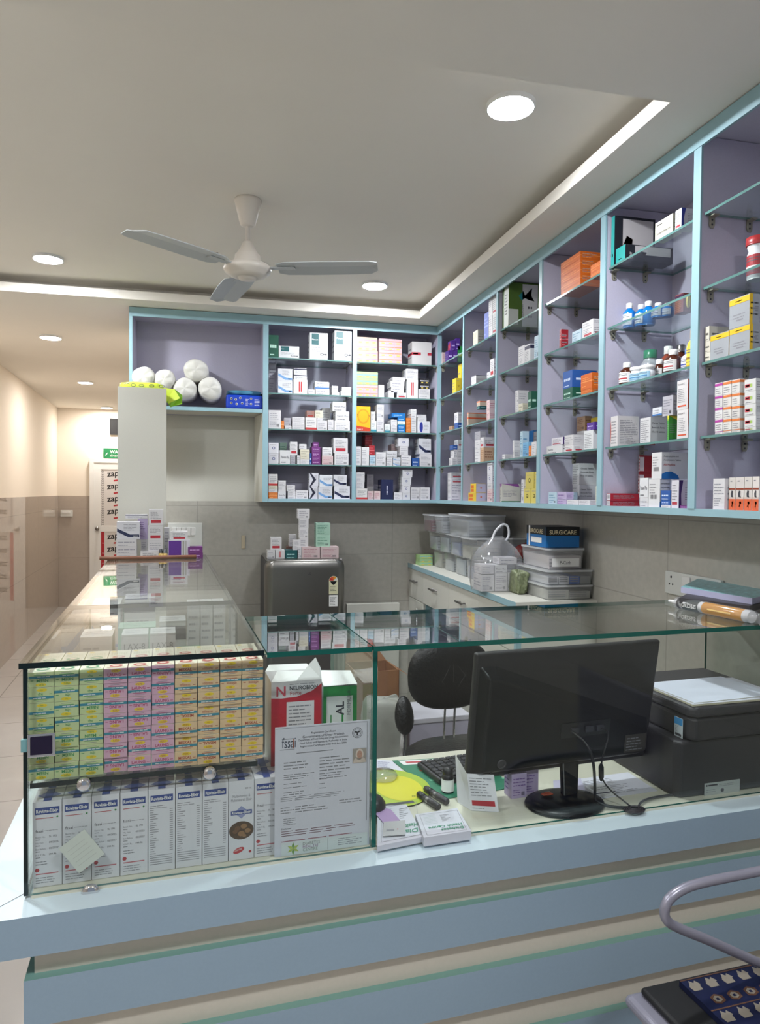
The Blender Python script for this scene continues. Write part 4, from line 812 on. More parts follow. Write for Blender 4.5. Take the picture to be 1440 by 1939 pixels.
# ------------------------------------------------------------------ tall elixir cartons under the shelf
EW, EH, ED = .0515, .166, .058
M_card_w = col('d6d6dc'); NB = col('2c4488')
def elixir(kind):
    g = G(); g.box(0, EW, 0, ED, 0, EH, M_card_w); o = V3((0, -.0003, 0)); r_ = random.Random(kind); o2 = o-EY*.0003
    if kind < 2:
        g.q(o, EX, EZ, EW*.08, EW*.92, EH*.85, EH*.93, NB); g.text('*Rovista-Elixir', o2, EX, EZ, EW*.5, EH*.868, EH*.042, M_white, EW*.76, 'c')
    if kind == 0:
        g.q(o, EX, EZ, EW*.1, EW*.7, EH*.8, EH*.808, col('b04848')); g.lathe([(.0018, -.0003), (.0018, -.0006), (.0001, -.0006)], col('3c8c4c'), 10, (EW*.85, 0, EH*.81), 'y')
        g.text('fssai', o, EX, EZ, EW*.1, EH*.64, EH*.035, M_ink2, EW*.26); g.lines(o, EX, EZ, EW*.4, EW*.9, EH*.64, EH*.67, EH*.018, M_ink, r_)
        for i, (a, b) in enumerate((('Batch No.', 'SL 195'), ('Mfg. Date', '09/2025'), ('Best Before', '02/2027'), ('M.R.P. Rs.', '199.96'))):
            y = EH*(.575-.07*i); g.text(a, o, EX, EZ, EW*.1, y, EH*.02, M_ink, EW*.34); g.text(b, o, EX, EZ, EW*.56, y, EH*.022, M_ink2, EW*.34); g.q(o, EX, EZ, EW*.1, EW*.26, y-EH*.024, y-EH*.016, M_ink)
        g.lines(o, EX, EZ, EW*.1, EW*.6, EH*.26, EH*.32, EH*.03, M_ink, r_)
        g.face([o+EX*(EW*.15+.0042*math.cos(k*PI/3))+EZ*(EH*.2+.0042*math.sin(k*PI/3)) for k in range(6)], col('a83038')); g.q(o, EX, EZ, EW*.1, EW*.88, EH*.145, EH*.157, col('b86068')); g.lines(o, EX, EZ, EW*.1, EW*.8, EH*.04, EH*.13, EH*.028, M_ink, r_)
    elif kind == 1:
        g.lines(o, EX, EZ, EW*.06, EW*.86, EH*.77, EH*.82, EH*.025, M_ink, r_)
        y = EH*.745
        for k in range(26):
            g.q(o, EX, EZ, EW*.06, EW*(.18+.22*r_.random()), y, y+EH*.008, M_ink)
            if k < 20: g.q(o, EX, EZ, EW*.8, EW*.92, y, y+EH*.008, M_ink)
            if k > 20: g.q(o, EX, EZ, EW*.2, EW*.9, y, y+EH*.007, M_ink)
            y -= EH*.0265
    else:
        g.text('300 ml.', o, EX, EZ, EW*.9, EH*.89, EH*.02, M_ink2, None, 'r')
        g.text('Multivitamins &', o, EX, EZ, EW*.5, EH*.79, EH*.035, M_ink, EW*.7, 'c'); g.text('Multiminerals Elixir', o, EX, EZ, EW*.5, EH*.74, EH*.035, M_ink, EW*.82, 'c')
        g.face([o+EX*(EW*.5+a)+EZ*(EH*.6+b) for a, b in ((-EW*.3, 0), (0, -EH*.08), (EW*.3, 0), (0, EH*.08))], col('8c94bc')); g.q(o2, EX, EZ, EW*.08, EW*.92, EH*.572, EH*.625, NB)
        g.text('*Rovista-Elixir', o2-EY*.0003, EX, EZ, EW*.5, EH*.582, EH*.034, M_white, EW*.76, 'c')
        n = 24; g.face([o+EX*(EW*.5+EW*.49*math.cos(2*PI*i/n))+EZ*(EH*.37+EH*.115*math.sin(2*PI*i/n)) for i in range(n)], col('4c3824'))
        for cx, cy, rr in ((.35, .4, .12), (.6, .42, .13), (.5, .33, .14), (.25, .36, .1), (.75, .36, .12), (.62, .3, .08)):
            g.face([o2+EX*(EW*cx+EW*rr*math.cos(2*PI*i/10))+EZ*(EH*cy+EW*rr*.8*math.sin(2*PI*i/10)) for i in range(10)], col('8c6844' if cx > .4 else '6c4c30'))
        g.face([o+EX*(EW*.4+EW*.22*math.cos(2*PI*i/n))+EZ*(EH*.12+EH*.035*math.sin(2*PI*i/n)+EW*.06*math.cos(2*PI*i/n)) for i in range(n)], col('b83038')); g.text('SUGAR FREE', o2, (EX+EZ*.25).normalized(), EZ, EW*.24, EH*.088, EH*.022, M_white, EW*.3)
        g.face([o+EX*(EW*.85+.003*math.cos(k*PI/3))+EZ*(EH*.09+.003*math.sin(k*PI/3)) for k in range(6)], col('a83038'))
    ot = V3((0, 0, EH+.0003)); g.face([ot+EX*(EW*.5+a)+EY*(ED*.5+b) for a, b in ((-EW*.42, 0), (0, -ED*.38), (EW*.42, 0), (0, ED*.38))], col('6c74a0')); g.q(ot+EZ*.0003, EX, EY, EW*.36, EW*.64, ED*.02, ED*.98, NB)
    g.q(V3((EW+.0003, 0, 0)), EY, EZ, .002, ED-.002, EH*.85, EH*.93, NB)
    return g.build('syrup_carton')
ex = [elixir(0), elixir(1), elixir(2)]; usede = set()
seq = [0, 0, 0, 0, 1, 1, 1, 2, 0]; KN = ['batch-printed', 'ingredient-listed', 'picture-fronted']
for row in range(2):
    for i, k in enumerate(seq if row == 0 else [0, 1, 0, 0, 1, 0, 0, 1, 0]):
        o = ex[k] if k not in usede else ex[k].copy()
        if k in usede: C.objects.link(o)
        usede.add(k); o.location = W(-.2465+i*.0528, V0+.024+row*.062+rnd.uniform(0, .002), ZT+.0005); o.rotation_euler = (0, 0, CA)
        if i == 8 and row == 1: o.location.z = ZT+.0005
        tag(o, '%s tall white syrup carton, %s from left in the %s row below the glass shelf' % (KN[k], ORD[i], 'front' if row == 0 else 'rear'), 'carton', 'tall syrup cartons in the case')
p = uv(vp(155, 1612, V0-.002)); g = G(); g.box(-.028, .028, -.0004, 0, -.032, .032, mat('pale_green_note', (190, 200, 190), rough=.6))
for i in range(5): g.q(V3((0, -.0006, 0)), EX, EZ, -.02, .018, -.02+i*.009, -.0192+i*.009, col('a8b0a8'))
tag(g.build('receipt', None, W(p[0], V0-.0015, p[2]), rot=(0, -.6, CA)), 'small pale slip of paper stuck outside the lower left glass front', 'paper')
# ------------------------------------------------------------------ goods further back in the glass case
def kbox(name, label, cat, u0, u1, v0, d, z0, h, st, seed, rz=0., group=None, txt=None):
    g = carton(u1-u0, d, h, st, seed)
    if txt: g.box(.001, u1-u0-.001, -.0006, 0, h*.7, h*.99, col('c4c2c4')); g.text(txt[0], V3((0, -.0012, 0)), EX, EZ, (u1-u0)/2, h*.82, h*txt[1], M_ink2, (u1-u0)*.8, 'c')
    return tag(g.build(name, None, W(u0, v0, z0), CA+rz), label, cat, group)
zz = .9447
kbox('medicine_box', 'white box with large grey lettering, left of the two behind the paste cartons', 'medicine box', -.105, -.045, 1.80, .08, zz, .21, 'w', 901, txt=('LAX-8', .075))
kbox('medicine_box', 'white box with large grey lettering, right of the two behind the paste cartons', 'medicine box', -.04, .02, 1.80, .08, zz, .21, 'w', 902, txt=('LAX-8', .075))
kbox('medicine_box', 'mint green box in the glass case behind the grey lettered boxes', 'medicine box', -.125, -.03, 2.0, .09, zz, .19, 'mt', 903)
kbox('medicine_box', 'green and yellow box in the glass case beside the lettered boxes', 'medicine box', .03, .085, 1.84, .08, zz, .15, 'gn', 904)
kbox('medicine_box', 'white box with bar picture in the middle of the glass case', 'medicine box', -.02, .05, 2.02, .09, zz, .2, 'wk', 905)
for i in range(3): kbox('medicine_box', 'tall white small-print box, %s of three in the glass case middle' % ('left', 'middle', 'right')[i], 'medicine box', .06+i*.038, .096+i*.038, 2.22, .1, zz, .214, 'w', 910+i)
kbox('medicine_box', 'white box near the left wall of the glass case', 'medicine box', -.22, -.14, 2.0, .12, zz, .17, 'w', 906)
kbox('medicine_box', 'white box far back left in the glass case', 'medicine box', -.24, -.15, 2.5, .15, zz, .18, 'wb', 907)
kbox('medicine_box', 'white box with black square print far back in the glass case', 'medicine box', -.14, -.04, 2.55, .12, zz, .19, 'wk', 908)
kbox('medicine_box', 'dark green box tucked into the rear left corner of the glass case', 'medicine box', -.24, -.12, 3.0, .15, ZT, .3, 'dg', 909)
lump('paper_sachet', 'crumpled white paper on the pink cartons in the glass case', 'paper', W(.1, 1.75, zz+.001), (.11, .08, .14), mat('soft_paper', (222, 222, 218), rough=.7), 12, .1)
# ------------------------------------------------------------------ objects on the rear end of the glass counter
rd = G(); rd.tube([(0, 0, .008), (.21, -.002, .008), (.437, .012, .008)], .0085, mat('brown_wood', (128, 84, 62), rough=.5, noise=.2, nscale=30), 12)
tag(rd.build('wooden_rod', None, W(-.302, 3.53, ZG+.0005), CA), 'brown wooden rod lying across the far end of the glass counter', 'rod')
T6 = (160, 840, 5.538)
def KB(T, x0, x1, yt, yb_, v, st, label, seed, d=.07, name='medicine_box'):
    a = uv(vp(T[0]+x0/T[2], T[1]+yt/T[2], v)); b = uv(vp(T[0]+x1/T[2], T[1]+yt/T[2], v)); c = yb_ if isinstance(yb_, float) else uv(vp(T[0]+x0/T[2], T[1]+yb_/T[2], v))[2]
    h = a[2]-c-.0005; g = carton(b[0]-a[0]-.001, d, h, st, seed); tag(g.build(name, None, W(a[0], v, c), CA), label, 'medicine box'); return c+h+.0005
b_ = ZG+.0005
z = KB(T6, 335, 552, 1155, b_, 3.57, 'w', 'low white box at the bottom of the left stack behind the rod', 21)
z = KB(T6, 333, 550, 1080, z, 3.57, 'w', 'white box second up in the left stack behind the rod', 22)
z = KB(T6, 333, 548, 1000, z, 3.57, 'w', 'white box third up in the left stack behind the rod', 23)
z = KB(T6, 338, 582, 820, z, 3.57, 'wn', 'large white box with navy diagonal topping the left stack behind the rod', 24)
z = KB(T6, 588, 788, 1130, b_, 3.57, 'wr', 'flat white box with red band in the middle behind the rod', 25)
z = KB(T6, 668, 825, 1015, z, 3.58, 'w', 'crumpled white box under the two red banded boxes', 26)
z = KB(T6, 668, 822, 857, z, 3.58, 'wr', 'lower of two white boxes with red band in the tall stack behind the rod', 27)
z = KB(T6, 676, 828, 690, z, 3.58, 'wr', 'upper of two white boxes with red band, highest behind the rod', 28)
z = KB(T6, 592, 662, 1005, b_, 3.66, 'w', 'small white box at the back, left of the tall red banded stack', 30, .05)
z = KB(T6, 560, 664, 785, z, 3.66, 'li', 'lilac edged box at the back between the two high stacks', 31, .05)
z = KB(T6, 430, 664, 742, z, 3.655, 'wk', 'long white lettered box lying across the top at the back', 32, .05)
z = KB(T6, 880, 1108, 1013, b_, 3.57, 'hp', 'purple and white box right of the small vials', 33, .09)
z = KB(T6, 905, 1086, 920, z, 3.575, 'wr', 'small white box with red band resting on the purple and white box', 34)
g = G()
zq = KB(T6, 1090, 1246, 1147, b_, 3.56, 'mp', 'lower purple box right of the rod end', 35)
zq = KB(T6, 1088, 1242, 1083, zq, 3.56, 'mp', 'upper purple box right of the rod end', 36)
zq = KB(T6, 835, 895, 878, b_, 3.67, 'w', 'narrow white box behind the small vials', 37, .04)
for i, x in enumerate((808, 842)):
    p = uv(vp(160+x/5.538, 840+1185/5.538, 3.56)); t = kthing('vial', 'small dark capped golden vial, %s of two behind the rod' % ('left', 'right')[i], 'vial', p[0], 3.56, b_, 0, 'two small vials')
    G().lathe([(.012, 0), (.013, .003), (.013, .022), (.006, .027)], mat('gold_label', (196, 166, 92), rough=.3), 16).build('vial_body', t); G().lathe([(.0095, .026), (.0095, .044), (.0005, .045)], M_black, 16).build('vial_cap', t)
# wall plates behind
a = yp(318, 990, YB-.016); b = yp(383, 1037, YB-.016)
switch_plate((a.x, YB-.0145, b.z), 0, b.x-a.x, a.z-b.z, 'large white switch board with many switches behind the stacked boxes', 5)
g = G(); g.box(-.011, .011, -.012, 0, -.04, .04, mat('beige_plastic', (196, 184, 158), rough=.5)); tag(g.build('wall_hook', None, tuple(yp(461, 1026, YB-.014)), bevel=.002), 'small beige strip holder on the grey tiled back wall', 'hook')
p = xp(1265, 1122, XR-.0145); q = xp(1265, 1080, XR-.0145); r2 = xp(1372, 1096, XR-.0145)
t = thing('wall_socket', 'white wall socket plate on the right wall behind the notebooks', 'socket', tuple(p), -PI/2)
g = G(); w = p.y-r2.y; h = q.z-p.z; g.box(0, w, -.012, 0, 0, h, mat('switch_plastic')); g.build('plate', t, bevel=.003)
g = G()
for x, z, r in ((.035, .06, .0045), (.026, .035, .0035), (.044, .035, .0035)): g.lathe([(r, -.0122), (r, -.0128), (.0003, -.0128)], M_black, 12, (x, 0, z), 'y')
g.build('socket_holes', t)
gg = G(); gg.box(.1, .14, -.018, -.012, .03, .07, M_white); gg.build('switch', t, bevel=.002)
# ------------------------------------------------------------------ notebooks and marker tube on the glass top
zg = ZG+.0005
M_note = mat('pattern_cover', (132, 184, 190), rough=.35, noise=.85, nscale=70)
def slabpx(name, label, cat, pts, z, th, m, side=None, zref=None, bevel=0.):
    P_ = [zp(x, y, zref or z) for x, y in pts]; c = P_[0]; g = G(); g.prism([((p-c).x, (p-c).y) for p in P_], 0, th, side or m, 'z', capm=m); return tag(g.build(name, None, (c.x, c.y, z), bevel=bevel), label, cat)
slabpx('notebook', 'dark bound register lying under the patterned notebook on the glass', 'notebook', [(1287, 1142), (1420, 1158), (1530, 1130), (1330, 1117)], zg+.0185, .016, M_dark, M_dark, ZG+.02)
slabpx('notebook', 'brown-edged book at the bottom of the pile beside the marker tube', 'notebook', [(1315, 1148), (1425, 1166), (1530, 1138), (1340, 1122)], zg, .018, mat('brown_cover', (112, 92, 84), rough=.5), mat('page_edge', (170, 162, 160), rough=.7), ZG)
slabpx('notebook', 'blue green patterned notebook on top of the pile on the glass', 'notebook', [(1290, 1116), (1425, 1138), (1540, 1112), (1330, 1096)], zg+.035, .017, M_note, mat('lilac_page_edge', (176, 176, 204), rough=.7), ZG+.045)
a, b = uv(zp(1268, 1139, ZG+.015)), uv(zp(1425, 1170, ZG+.015))
d = V3((b[0]-a[0], b[1]-a[1], 0)); Ln = d.length; t = kthing('marker_tube', 'white, black and orange printed tube in clear wrap lying on the glass top', 'tube', a[0], a[1], zg+.0165, math.atan2(d.y, d.x))
g = G(); g.lathe([(.004, 0), (.0055, .02), (.012, Ln*.14)], M_white, 24, axis='x'); g.build('tube_tip', t)
g = G(); g.lathe([(.012, Ln*.14), (.0145, Ln*.17), (.0155, Ln*.62), (.016, Ln)], M_white, 24, axis='x'); g.build('tube_body', t)
g = G()
for x0, x1, m_ in ((.15, .18, M_black), (.22, .42, mat('bottle_green_print', (34, 48, 42))), (.47, .93, mat('orange_print', (232, 160, 24)))):
    g.lathe([(.0158, Ln*x0), (.0162, Ln*x1)], m_, 24, axis='x')
g.build('printed_bands', t)
g = G(); g.text('*SPECTRO', V3((0, -.0175, 0)), -EX, -EZ, -Ln*.41, -.006, .012, M_white, Ln*.18).q(V3((0, -.0178, 0)), EX, EZ, Ln*.55, Ln*.82, -.001, .003, mat('pale_orange', (244, 206, 130))); g.build('lettering', t)
g = G(); g.lathe([(.0175, Ln*.12), (.018, Ln), (.012, Ln*1.08), (.02, Ln*1.12)], M_bag, 20, axis='x'); g.build('clear_wrap', t)
# ------------------------------------------------------------------ cartons and certificate behind the front glass
t = kthing('tissue_carton', 'red and white vitamin carton standing open with torn white flap', 'carton', .218, 1.535, ZT)
hN = uv(vp(520, 1292, 1.535))[2]-ZT; wN = .112
g = G(); g.box(0, wN, 0, .10, 0, hN, col('dcdadc'), front=col('d8d6da'), top=col('b8b4b4')); o_ = V3((0, -.0005, 0)); Rd = col('b81c2c')
g.poly(o_, EX, EZ, [(0, .02), (wN, .02), (wN, hN*.975), (wN*.8, hN*.93), (wN*.5, hN*.9), (wN*.2, hN*.895), (0, hN*.9)], Rd)
g.q(o_-EY*.0004, EX, EZ, wN*.3, wN*.85, hN*.05, hN*.87, col('dcdadc')); g.lines(o_-EY*.0008, EX, EZ, wN*.34, wN*.8, hN*.6, hN*.86, .008, M_ink, rnd)
g.text('*NEUROBION', o_, EX, EZ, wN*.36, hN*.942, .0095, M_ink2, wN*.56).text('Forte', o_, EX, EZ, wN*.37, hN*.912, .008, col('b84048'), wN*.25)
g.text('*N', o_, EX, EZ, wN*.1, hN*.908, .022, col('c84858'), wN*.22); g.lines(o_, EX, EZ, wN*.36, wN*.95, hN*.975, hN*.992, .005, M_ink, rnd); g.build('carton_body', t)
g = G(); g.face([(.055, 0, hN), (wN, 0, hN), (wN, .012, hN+.022), (wN-.01, .02, hN+.045), (.085, .016, hN+.03)], M_white); g.face([(0, 0, hN), (.055, 0, hN), (.085, .03, hN+.012), (.02, .05, hN+.012)], M_white)
g.face([(wN*.0, .1, hN), (wN, .1, hN), (wN*.9, .12, hN+.008), (wN*.1, .12, hN+.01)], M_white); g.build('torn_flap', t)
t = kthing('powder_carton', 'white carton with green border behind the certificate', 'carton', .342, 1.56, ZT)
hG = uv(vp(620, 1300, 1.56))[2]-ZT; wG = .086
t.rotation_euler.z = CA-.06; t.location = W(.339, 1.56, ZT)
g = G(); g.box(-.0, wG-.008, 0, .1, 0, hG, col('dce0dc'), top=col('dcdcda')); o_ = V3((0, -.0005, 0)); wq = wG-.008
g.build('carton_body', t)
g = G(); Gr = col('1f8c3c'); g.q(o_, EX, EZ, 0, wq, hG*.93, hG, Gr); g.q(o_, EX, EZ, wq*.88, wq, 0, hG*.93, Gr); g.q(o_, EX, EZ, 0, wq*.1, 0, hG*.93, Gr)
g.text('*AL', o_, EZ, -EX, hG*.89, -wq*.62, .019, M_ink2, .16, 'r').text('FORMULA', o_, EZ, -EX, hG*.97, -wq*.82, .009, M_ink, .09, 'r'); g.q(o_, EX, EZ, wq*.22, wq*.25, hG*.4, hG*.8, Gr); g.q(o_, EX, EZ, wq*.55, wq*.6, hG*.4, hG*.8, Gr)
g.build('green_border_print', t)
g = G(); g.face([(0, -.004, hG+.002), (wq, -.004, hG+.004), (wq, .08, hG+.014), (0, .08, hG+.018)], M_white); g.build('lid_flap', t)
# certificate
ca = uv(vp(519, 1378, V0+.009)); cbm = uv(vp(697, 1640, V0+.009)); cw = .206; z0c = ZT+.003; chh = ca[2]-z0c
t = kthing('certificate', 'white food safety registration certificate leaning inside the front glass', 'certificate', .2155, V0+.0085, z0c)
M_pap = mat('certificate_paper', (206, 206, 216), rough=.6); g = G(); g.box(0, cw, 0, .0008, 0, chh, M_pap); g.build('sheet', t)
g = G(); o_ = V3((0, -.0004, 0)); X_ = lambda f: cw*f; Z_ = lambda f: chh*(1-f)
for a, b, c, d in ((.01, .97, .012, .015), (.965, .97, .015, .8)): g.q(o_, EX, EZ, X_(a), X_(b), Z_(d), Z_(c), M_ink)
g.text('fssai', o_, EX, EZ, X_(.07), Z_(.165), .022, col('3c4458'), X_(.14)); g.q(o_, EX, EZ, X_(.05), X_(.2), Z_(.178), Z_(.175), M_ink2); g.q(o_, EX, EZ, X_(.07), X_(.2), Z_(.098), Z_(.095), M_ink2); g.q(o_, EX, EZ, X_(.185), X_(.195), Z_(.17), Z_(.1), col('b86848'))
for i, s in enumerate(('Registration Certificate', 'Government of Uttar Pradesh', 'Department of Food Safety and Drug Administration', 'Food Safety and Standards Authority of India', 'Registration Certificate under FSS Act, 2006')):
    g.text(s, o_, EX, EZ, X_(.5), Z_(.075+.025*i), .0052, M_ink2, X_(.52), 'c')
n = 28
for r0, r1 in ((.0115, .0105), (.0085, .0078)):
    for i in range(n):
        a0, a1 = 2*PI*i/n, 2*PI*(i+1)/n; c_ = o_+EX*X_(.86)+EZ*Z_(.095); g.face([c_+EX*r0*math.cos(a0)+EZ*r0*math.sin(a0), c_+EX*r0*math.cos(a1)+EZ*r0*math.sin(a1), c_+EX*r1*math.cos(a1)+EZ*r1*math.sin(a1), c_+EX*r1*math.cos(a0)+EZ*r1*math.sin(a0)], M_ink2)
for k in range(3): an = PI/2+k*2*PI/3; c_ = o_+EX*X_(.86)+EZ*Z_(.095); dv = EX*math.cos(an)+EZ*math.sin(an); pv = EX*-math.sin(an)+EZ*math.cos(an); g.face([c_+pv*.0015, c_+dv*-.006+pv*.002, c_+dv*-.0062-pv*.002, c_-pv*.0015], M_ink2)
g.q(o_, EX, EZ, X_(.22), X_(.6), Z_(.215), Z_(.209), M_ink)
rr = random.Random(4)
for x0, x1, y0, y1, n_ in ((.09, .42, .26, .33, 3), (.46, .8, .245, .37, 5), (.09, .42, .36, .41, 3), (.46, .78, .375, .43, 3), (.09, .38, .43, .445, 1), (.46, .58, .42, .435, 1), (.09, .36, .46, .475, 1), (.46, .52, .455, .47, 1), (.09, .36, .495, .53, 2), (.46, .53, .49, .505, 1), (.06, .95, .535, .575, 3), (.06, .2, .61, .67, 3), (.21, .55, .61, .67, 3), (.67, .92, .6, .64, 2), (.09, .24, .7, .76, 4)):
    g.lines(o_, EX, EZ, X_(x0), X_(x1), Z_(y1), Z_(y0), chh*(y1-y0)/n_, M_ink, rr)
g.text('Disclaimer', o_, EX, EZ, X_(.07), Z_(.795), .0035, M_ink2, X_(.1)); g.lines(o_, EX, EZ, X_(.07), X_(.93), Z_(.85), Z_(.795), chh*.017, col('806068'), rr); g.lines(o_, EX, EZ, X_(.07), X_(.9), Z_(.895), Z_(.87), chh*.02, col('a06870'), rr)
g.build('printed_text', t)
g = G(); o2 = V3((0, -.0008, 0)); g.q(o2, EX, EZ, X_(.81), X_(.96), Z_(.335), Z_(.22), col('9c948c')); o3 = o2-EY*.0003
def el(g, o, cx, cy, rx, ry, m, n=18): g.face([o+EX*(cx+rx*math.cos(2*PI*i/n))+EZ*(cy+ry*math.sin(2*PI*i/n)) for i in range(n)], m)
g.poly(o3, EX, EZ, [(X_(.815), Z_(.333)), (X_(.955), Z_(.333)), (X_(.945), Z_(.305)), (X_(.91), Z_(.285)), (X_(.86), Z_(.285)), (X_(.825), Z_(.305))], col('c8b8ac')); el(g, o3, X_(.885), Z_(.268), .0088, .0125, col('d4c4b8')); el(g, o3-EY*.0003, X_(.885), Z_(.268), .0058, .0085, col('b88c78'))
for dx in (-.0022, .0022): el(g, o3-EY*.0006, X_(.885)+dx, Z_(.263), .0009, .0005, M_ink2, 8)
el(g, o3-EY*.0006, X_(.885), Z_(.281), .002, .0006, col('8c4c44'), 8); g.build('portrait_photo', t)
g = G(); g.q(o2, EX, EZ, X_(.07), X_(.98), Z_(.998), Z_(.895), mat('banner_paper', (208, 214, 214), rough=.6))
for k in range(6):
    an = PI/2+k*PI/3; c_ = o2-EY*.0004+EX*X_(.19)+EZ*Z_(.948); dv = EX*math.cos(an)+EZ*math.sin(an); pv = -EX*math.sin(an)+EZ*math.cos(an)
    g.face([c_, c_+dv*.006+pv*.003, c_+dv*.0135, c_+dv*.006-pv*.003], col('6c9444' if k % 3 == 0 else 'a8b84c'))
o4 = o2-EY*.0004
for i, (s, c_) in enumerate((('DIABETES', '8c9088'), ('HEALTH', '9c7898'), ('CENTRE', '8c9c8c'))): g.text(s, o4, EX, EZ, X_(.29), Z_(.932+.024*i), .0062, col(c_), X_(.2))
g.q(o4, EX, EZ, X_(.55), X_(.553), Z_(.99), Z_(.9), M_ink); g.lines(o4, EX, EZ, X_(.66), X_(.94), Z_(.98), Z_(.905), chh*.016, M_ink, rr)
g.build('centre_banner', t)
# ------------------------------------------------------------------ desk behind the glass
def TP(x, y, z=ZT): return uv(zp(x, y, z))
def flat(name, label, cat, px, th, m, z=ZT, side=None, pr=None, part=False):
    P_ = [TP(x, y, z+th) for x, y in px]; c = P_[0]; L_ = [(p[0]-c[0], p[1]-c[1]) for p in P_]
    t = kthing(name, label, cat, c[0], c[1], z); g = G(); g.prism(L_, 0, th, side or m, 'z', capm=m); g.build(pr or 'body', t); return t, L_
def frame_of(L_, th):    # corner 0, towards corner 1, towards corner 3
    o = V3((L_[0][0], L_[0][1], th+.0004)); a = V3((L_[1][0]-L_[0][0], L_[1][1]-L_[0][1], 0)); b = V3((L_[3][0]-L_[0][0], L_[3][1]-L_[0][1], 0)); return o, a, b
# green desk mat with banner strip
M_mat = mat('green_mat', (46, 122, 92), rough=.35, noise=.08, nscale=30)
t, L_ = flat('desk_mat', 'green printed desk mat lying under the black keyboard', 'mat', [(743, 1440), (838, 1513), (975, 1490), (900, 1432)], .002, M_mat, pr='mat_sheet')
o_, a, b = frame_of(L_, .002); g = G(); an, bn = a.normalized(), b.normalized(); g.q(o_, an, bn, .02*a.length, .14*a.length, .06*b.length, .98*b.length, M_white)
g.q(o_+EZ*.0004, an, bn, .06*a.length, .1*a.length, .12*b.length, .3*b.length, col('b84048')).q(o_+EZ*.0004, an, bn, .06*a.length, .1*a.length, .45*b.length, .6*b.length, M_ink2)
for i, (x, y) in enumerate(((.3, .15), (.55, .12), (.75, .12), (.72, .5), (.88, .4), (.6, .9))): g.q(o_, an, bn, x*a.length, (x+.03)*a.length, y*b.length, (y+.08)*b.length, col('7cc4a0') if i % 3 else col('b86c40'))
g.build('mat_print', t)
# keyboard
k0, k1 = W(.655, 1.80), 0
t = kthing('keyboard', 'black keyboard on the green mat in front of the office chair', 'keyboard', .684, 1.708, ZT+.0025, .12)
g = G(); g.box(0, .40, 0, .135, 0, .016, M_black); g.build('keyboard_body', t, bevel=.006, seg=3)
g = G(); M_key = mat('keycap', (44, 44, 48), rough=.4)
for r in range(6):
    n_ = 20; 
    for i in range(n_): g.box(.009+i*.0192, .009+i*.0192+.0165, .008+r*.0205, .008+r*.0205+.0175, .016, .0205, M_key)
g.build('keys', t, bevel=.0015, seg=1)['kind'] = 'stuff'
# mouse pad and round black lid
p = TP(745, 1490); t = kthing('mouse_pad', 'yellow green oval mouse pad beside the green mat', 'mouse pad', p[0], p[1]-.005, ZT)
g = G(); n = 40; pts = [(.088*math.cos(2*PI*i/n)*(1+.06*math.cos(4*PI*i/n)), .118*math.sin(2*PI*i/n)) for i in range(n)]
g.prism(pts, 0, .003, M_black, 'z', capm=mat('lime_pad', (168, 190, 52), rough=.35)); g.build('pad', t)
g = G(); o_ = V3((0, 0, .0034)); g.poly(o_, EX, EY, [(.06*math.cos(2*PI*i/n)+.01, .08*math.sin(2*PI*i/n)-.01) for i in range(n)], mat('yellow_print', (214, 206, 36), rough=.35)); g.text('Glyco', o_+EZ*.0003, -EX, -EY, -.07, .062, .018, col('5c6c1c'), .07); g.q(o_+EZ*.0003, EX, EY, -.06, .02, -.106, -.094, M_ink2); g.build('pad_print', t)
g = G(); g.lathe([(.036, 0), (.04, .006), (.036, .012), (.0005, .013)], M_bag, 28, (-.01, .065, .0035)); g.build('gel_rest', t)
p = TP(728, 1499); t = kthing('computer_mouse', 'round black mouse lying on the yellow green pad', 'mouse', .43+.043, 1.62, ZT+.004); g = G(); g.lathe([(.031, 0), (.034, .006), (.033, .018), (.026, .027), (.012, .031), (.0005, .032)], M_black, 32, sy=1.25); g.build('mouse_shell', t); g = G(); g.lathe([(.004, -.004), (.0055, 0), (.004, .004)], M_dark, 12, (0, -.02, .03), 'x'); g.build('scroll_wheel', t)
# bottle, markers, open box, sample boxes
p = TP(848, 1500); t = kthing('medicine_bottle', 'small dark bottle with white label standing between markers and keyboard', 'bottle', p[0], p[1], ZT)
G().lathe([(.014, 0), (.0155, .003), (.0155, .04), (.013, .046), (.011, .048)], M_black, 24).build('bottle_body', t); G().lathe([(.0162, .006), (.0162, .036)], mat('label_paper', (196, 200, 192), rough=.5), 24).build('label_wrap', t); G().lathe([(.0125, .046), (.0135, .05), (.0135, .064), (.001, .065)], M_black, 24).build('cap', t)
for i, (xa, ya, xb, yb, lb) in enumerate(((793, 1502, 832, 1528, 'black marker pen lying nearer the pads, capped'), (806, 1492, 848, 1518, 'black marker pen lying beside the small bottle'))):
    a, b = TP(xa, ya, ZT+.01), TP(xb, yb, ZT+.01); L_ = math.hypot(b[0]-a[0], b[1]-a[1]); t = kthing('marker_pen', lb, 'marker', a[0], a[1], ZT+.009, math.atan2(b[1]-a[1], b[0]-a[0]), 'two marker pens')
    G().lathe([(.0075, L_*.3), (.0082, L_*.32), (.0082, L_*.97), (.006, L_)], M_dark, 18, axis='x').build('pen_barrel', t); G().lathe([(.0065, 0), (.0085, .004), (.0085, L_*.33), (.008, L_*.33)], M_black, 18, axis='x').build('pen_cap', t)
    G().lathe([(.0085, L_*.45), (.0085, L_*.55)], M_steel, 18, axis='x').build('silver_band', t)
A0 = TP(893, 1535); t = kthing('opened_box', 'opened white medicine carton with red stripe leaning by the monitor', 'medicine box', A0[0], A0[1], ZT, -.12)
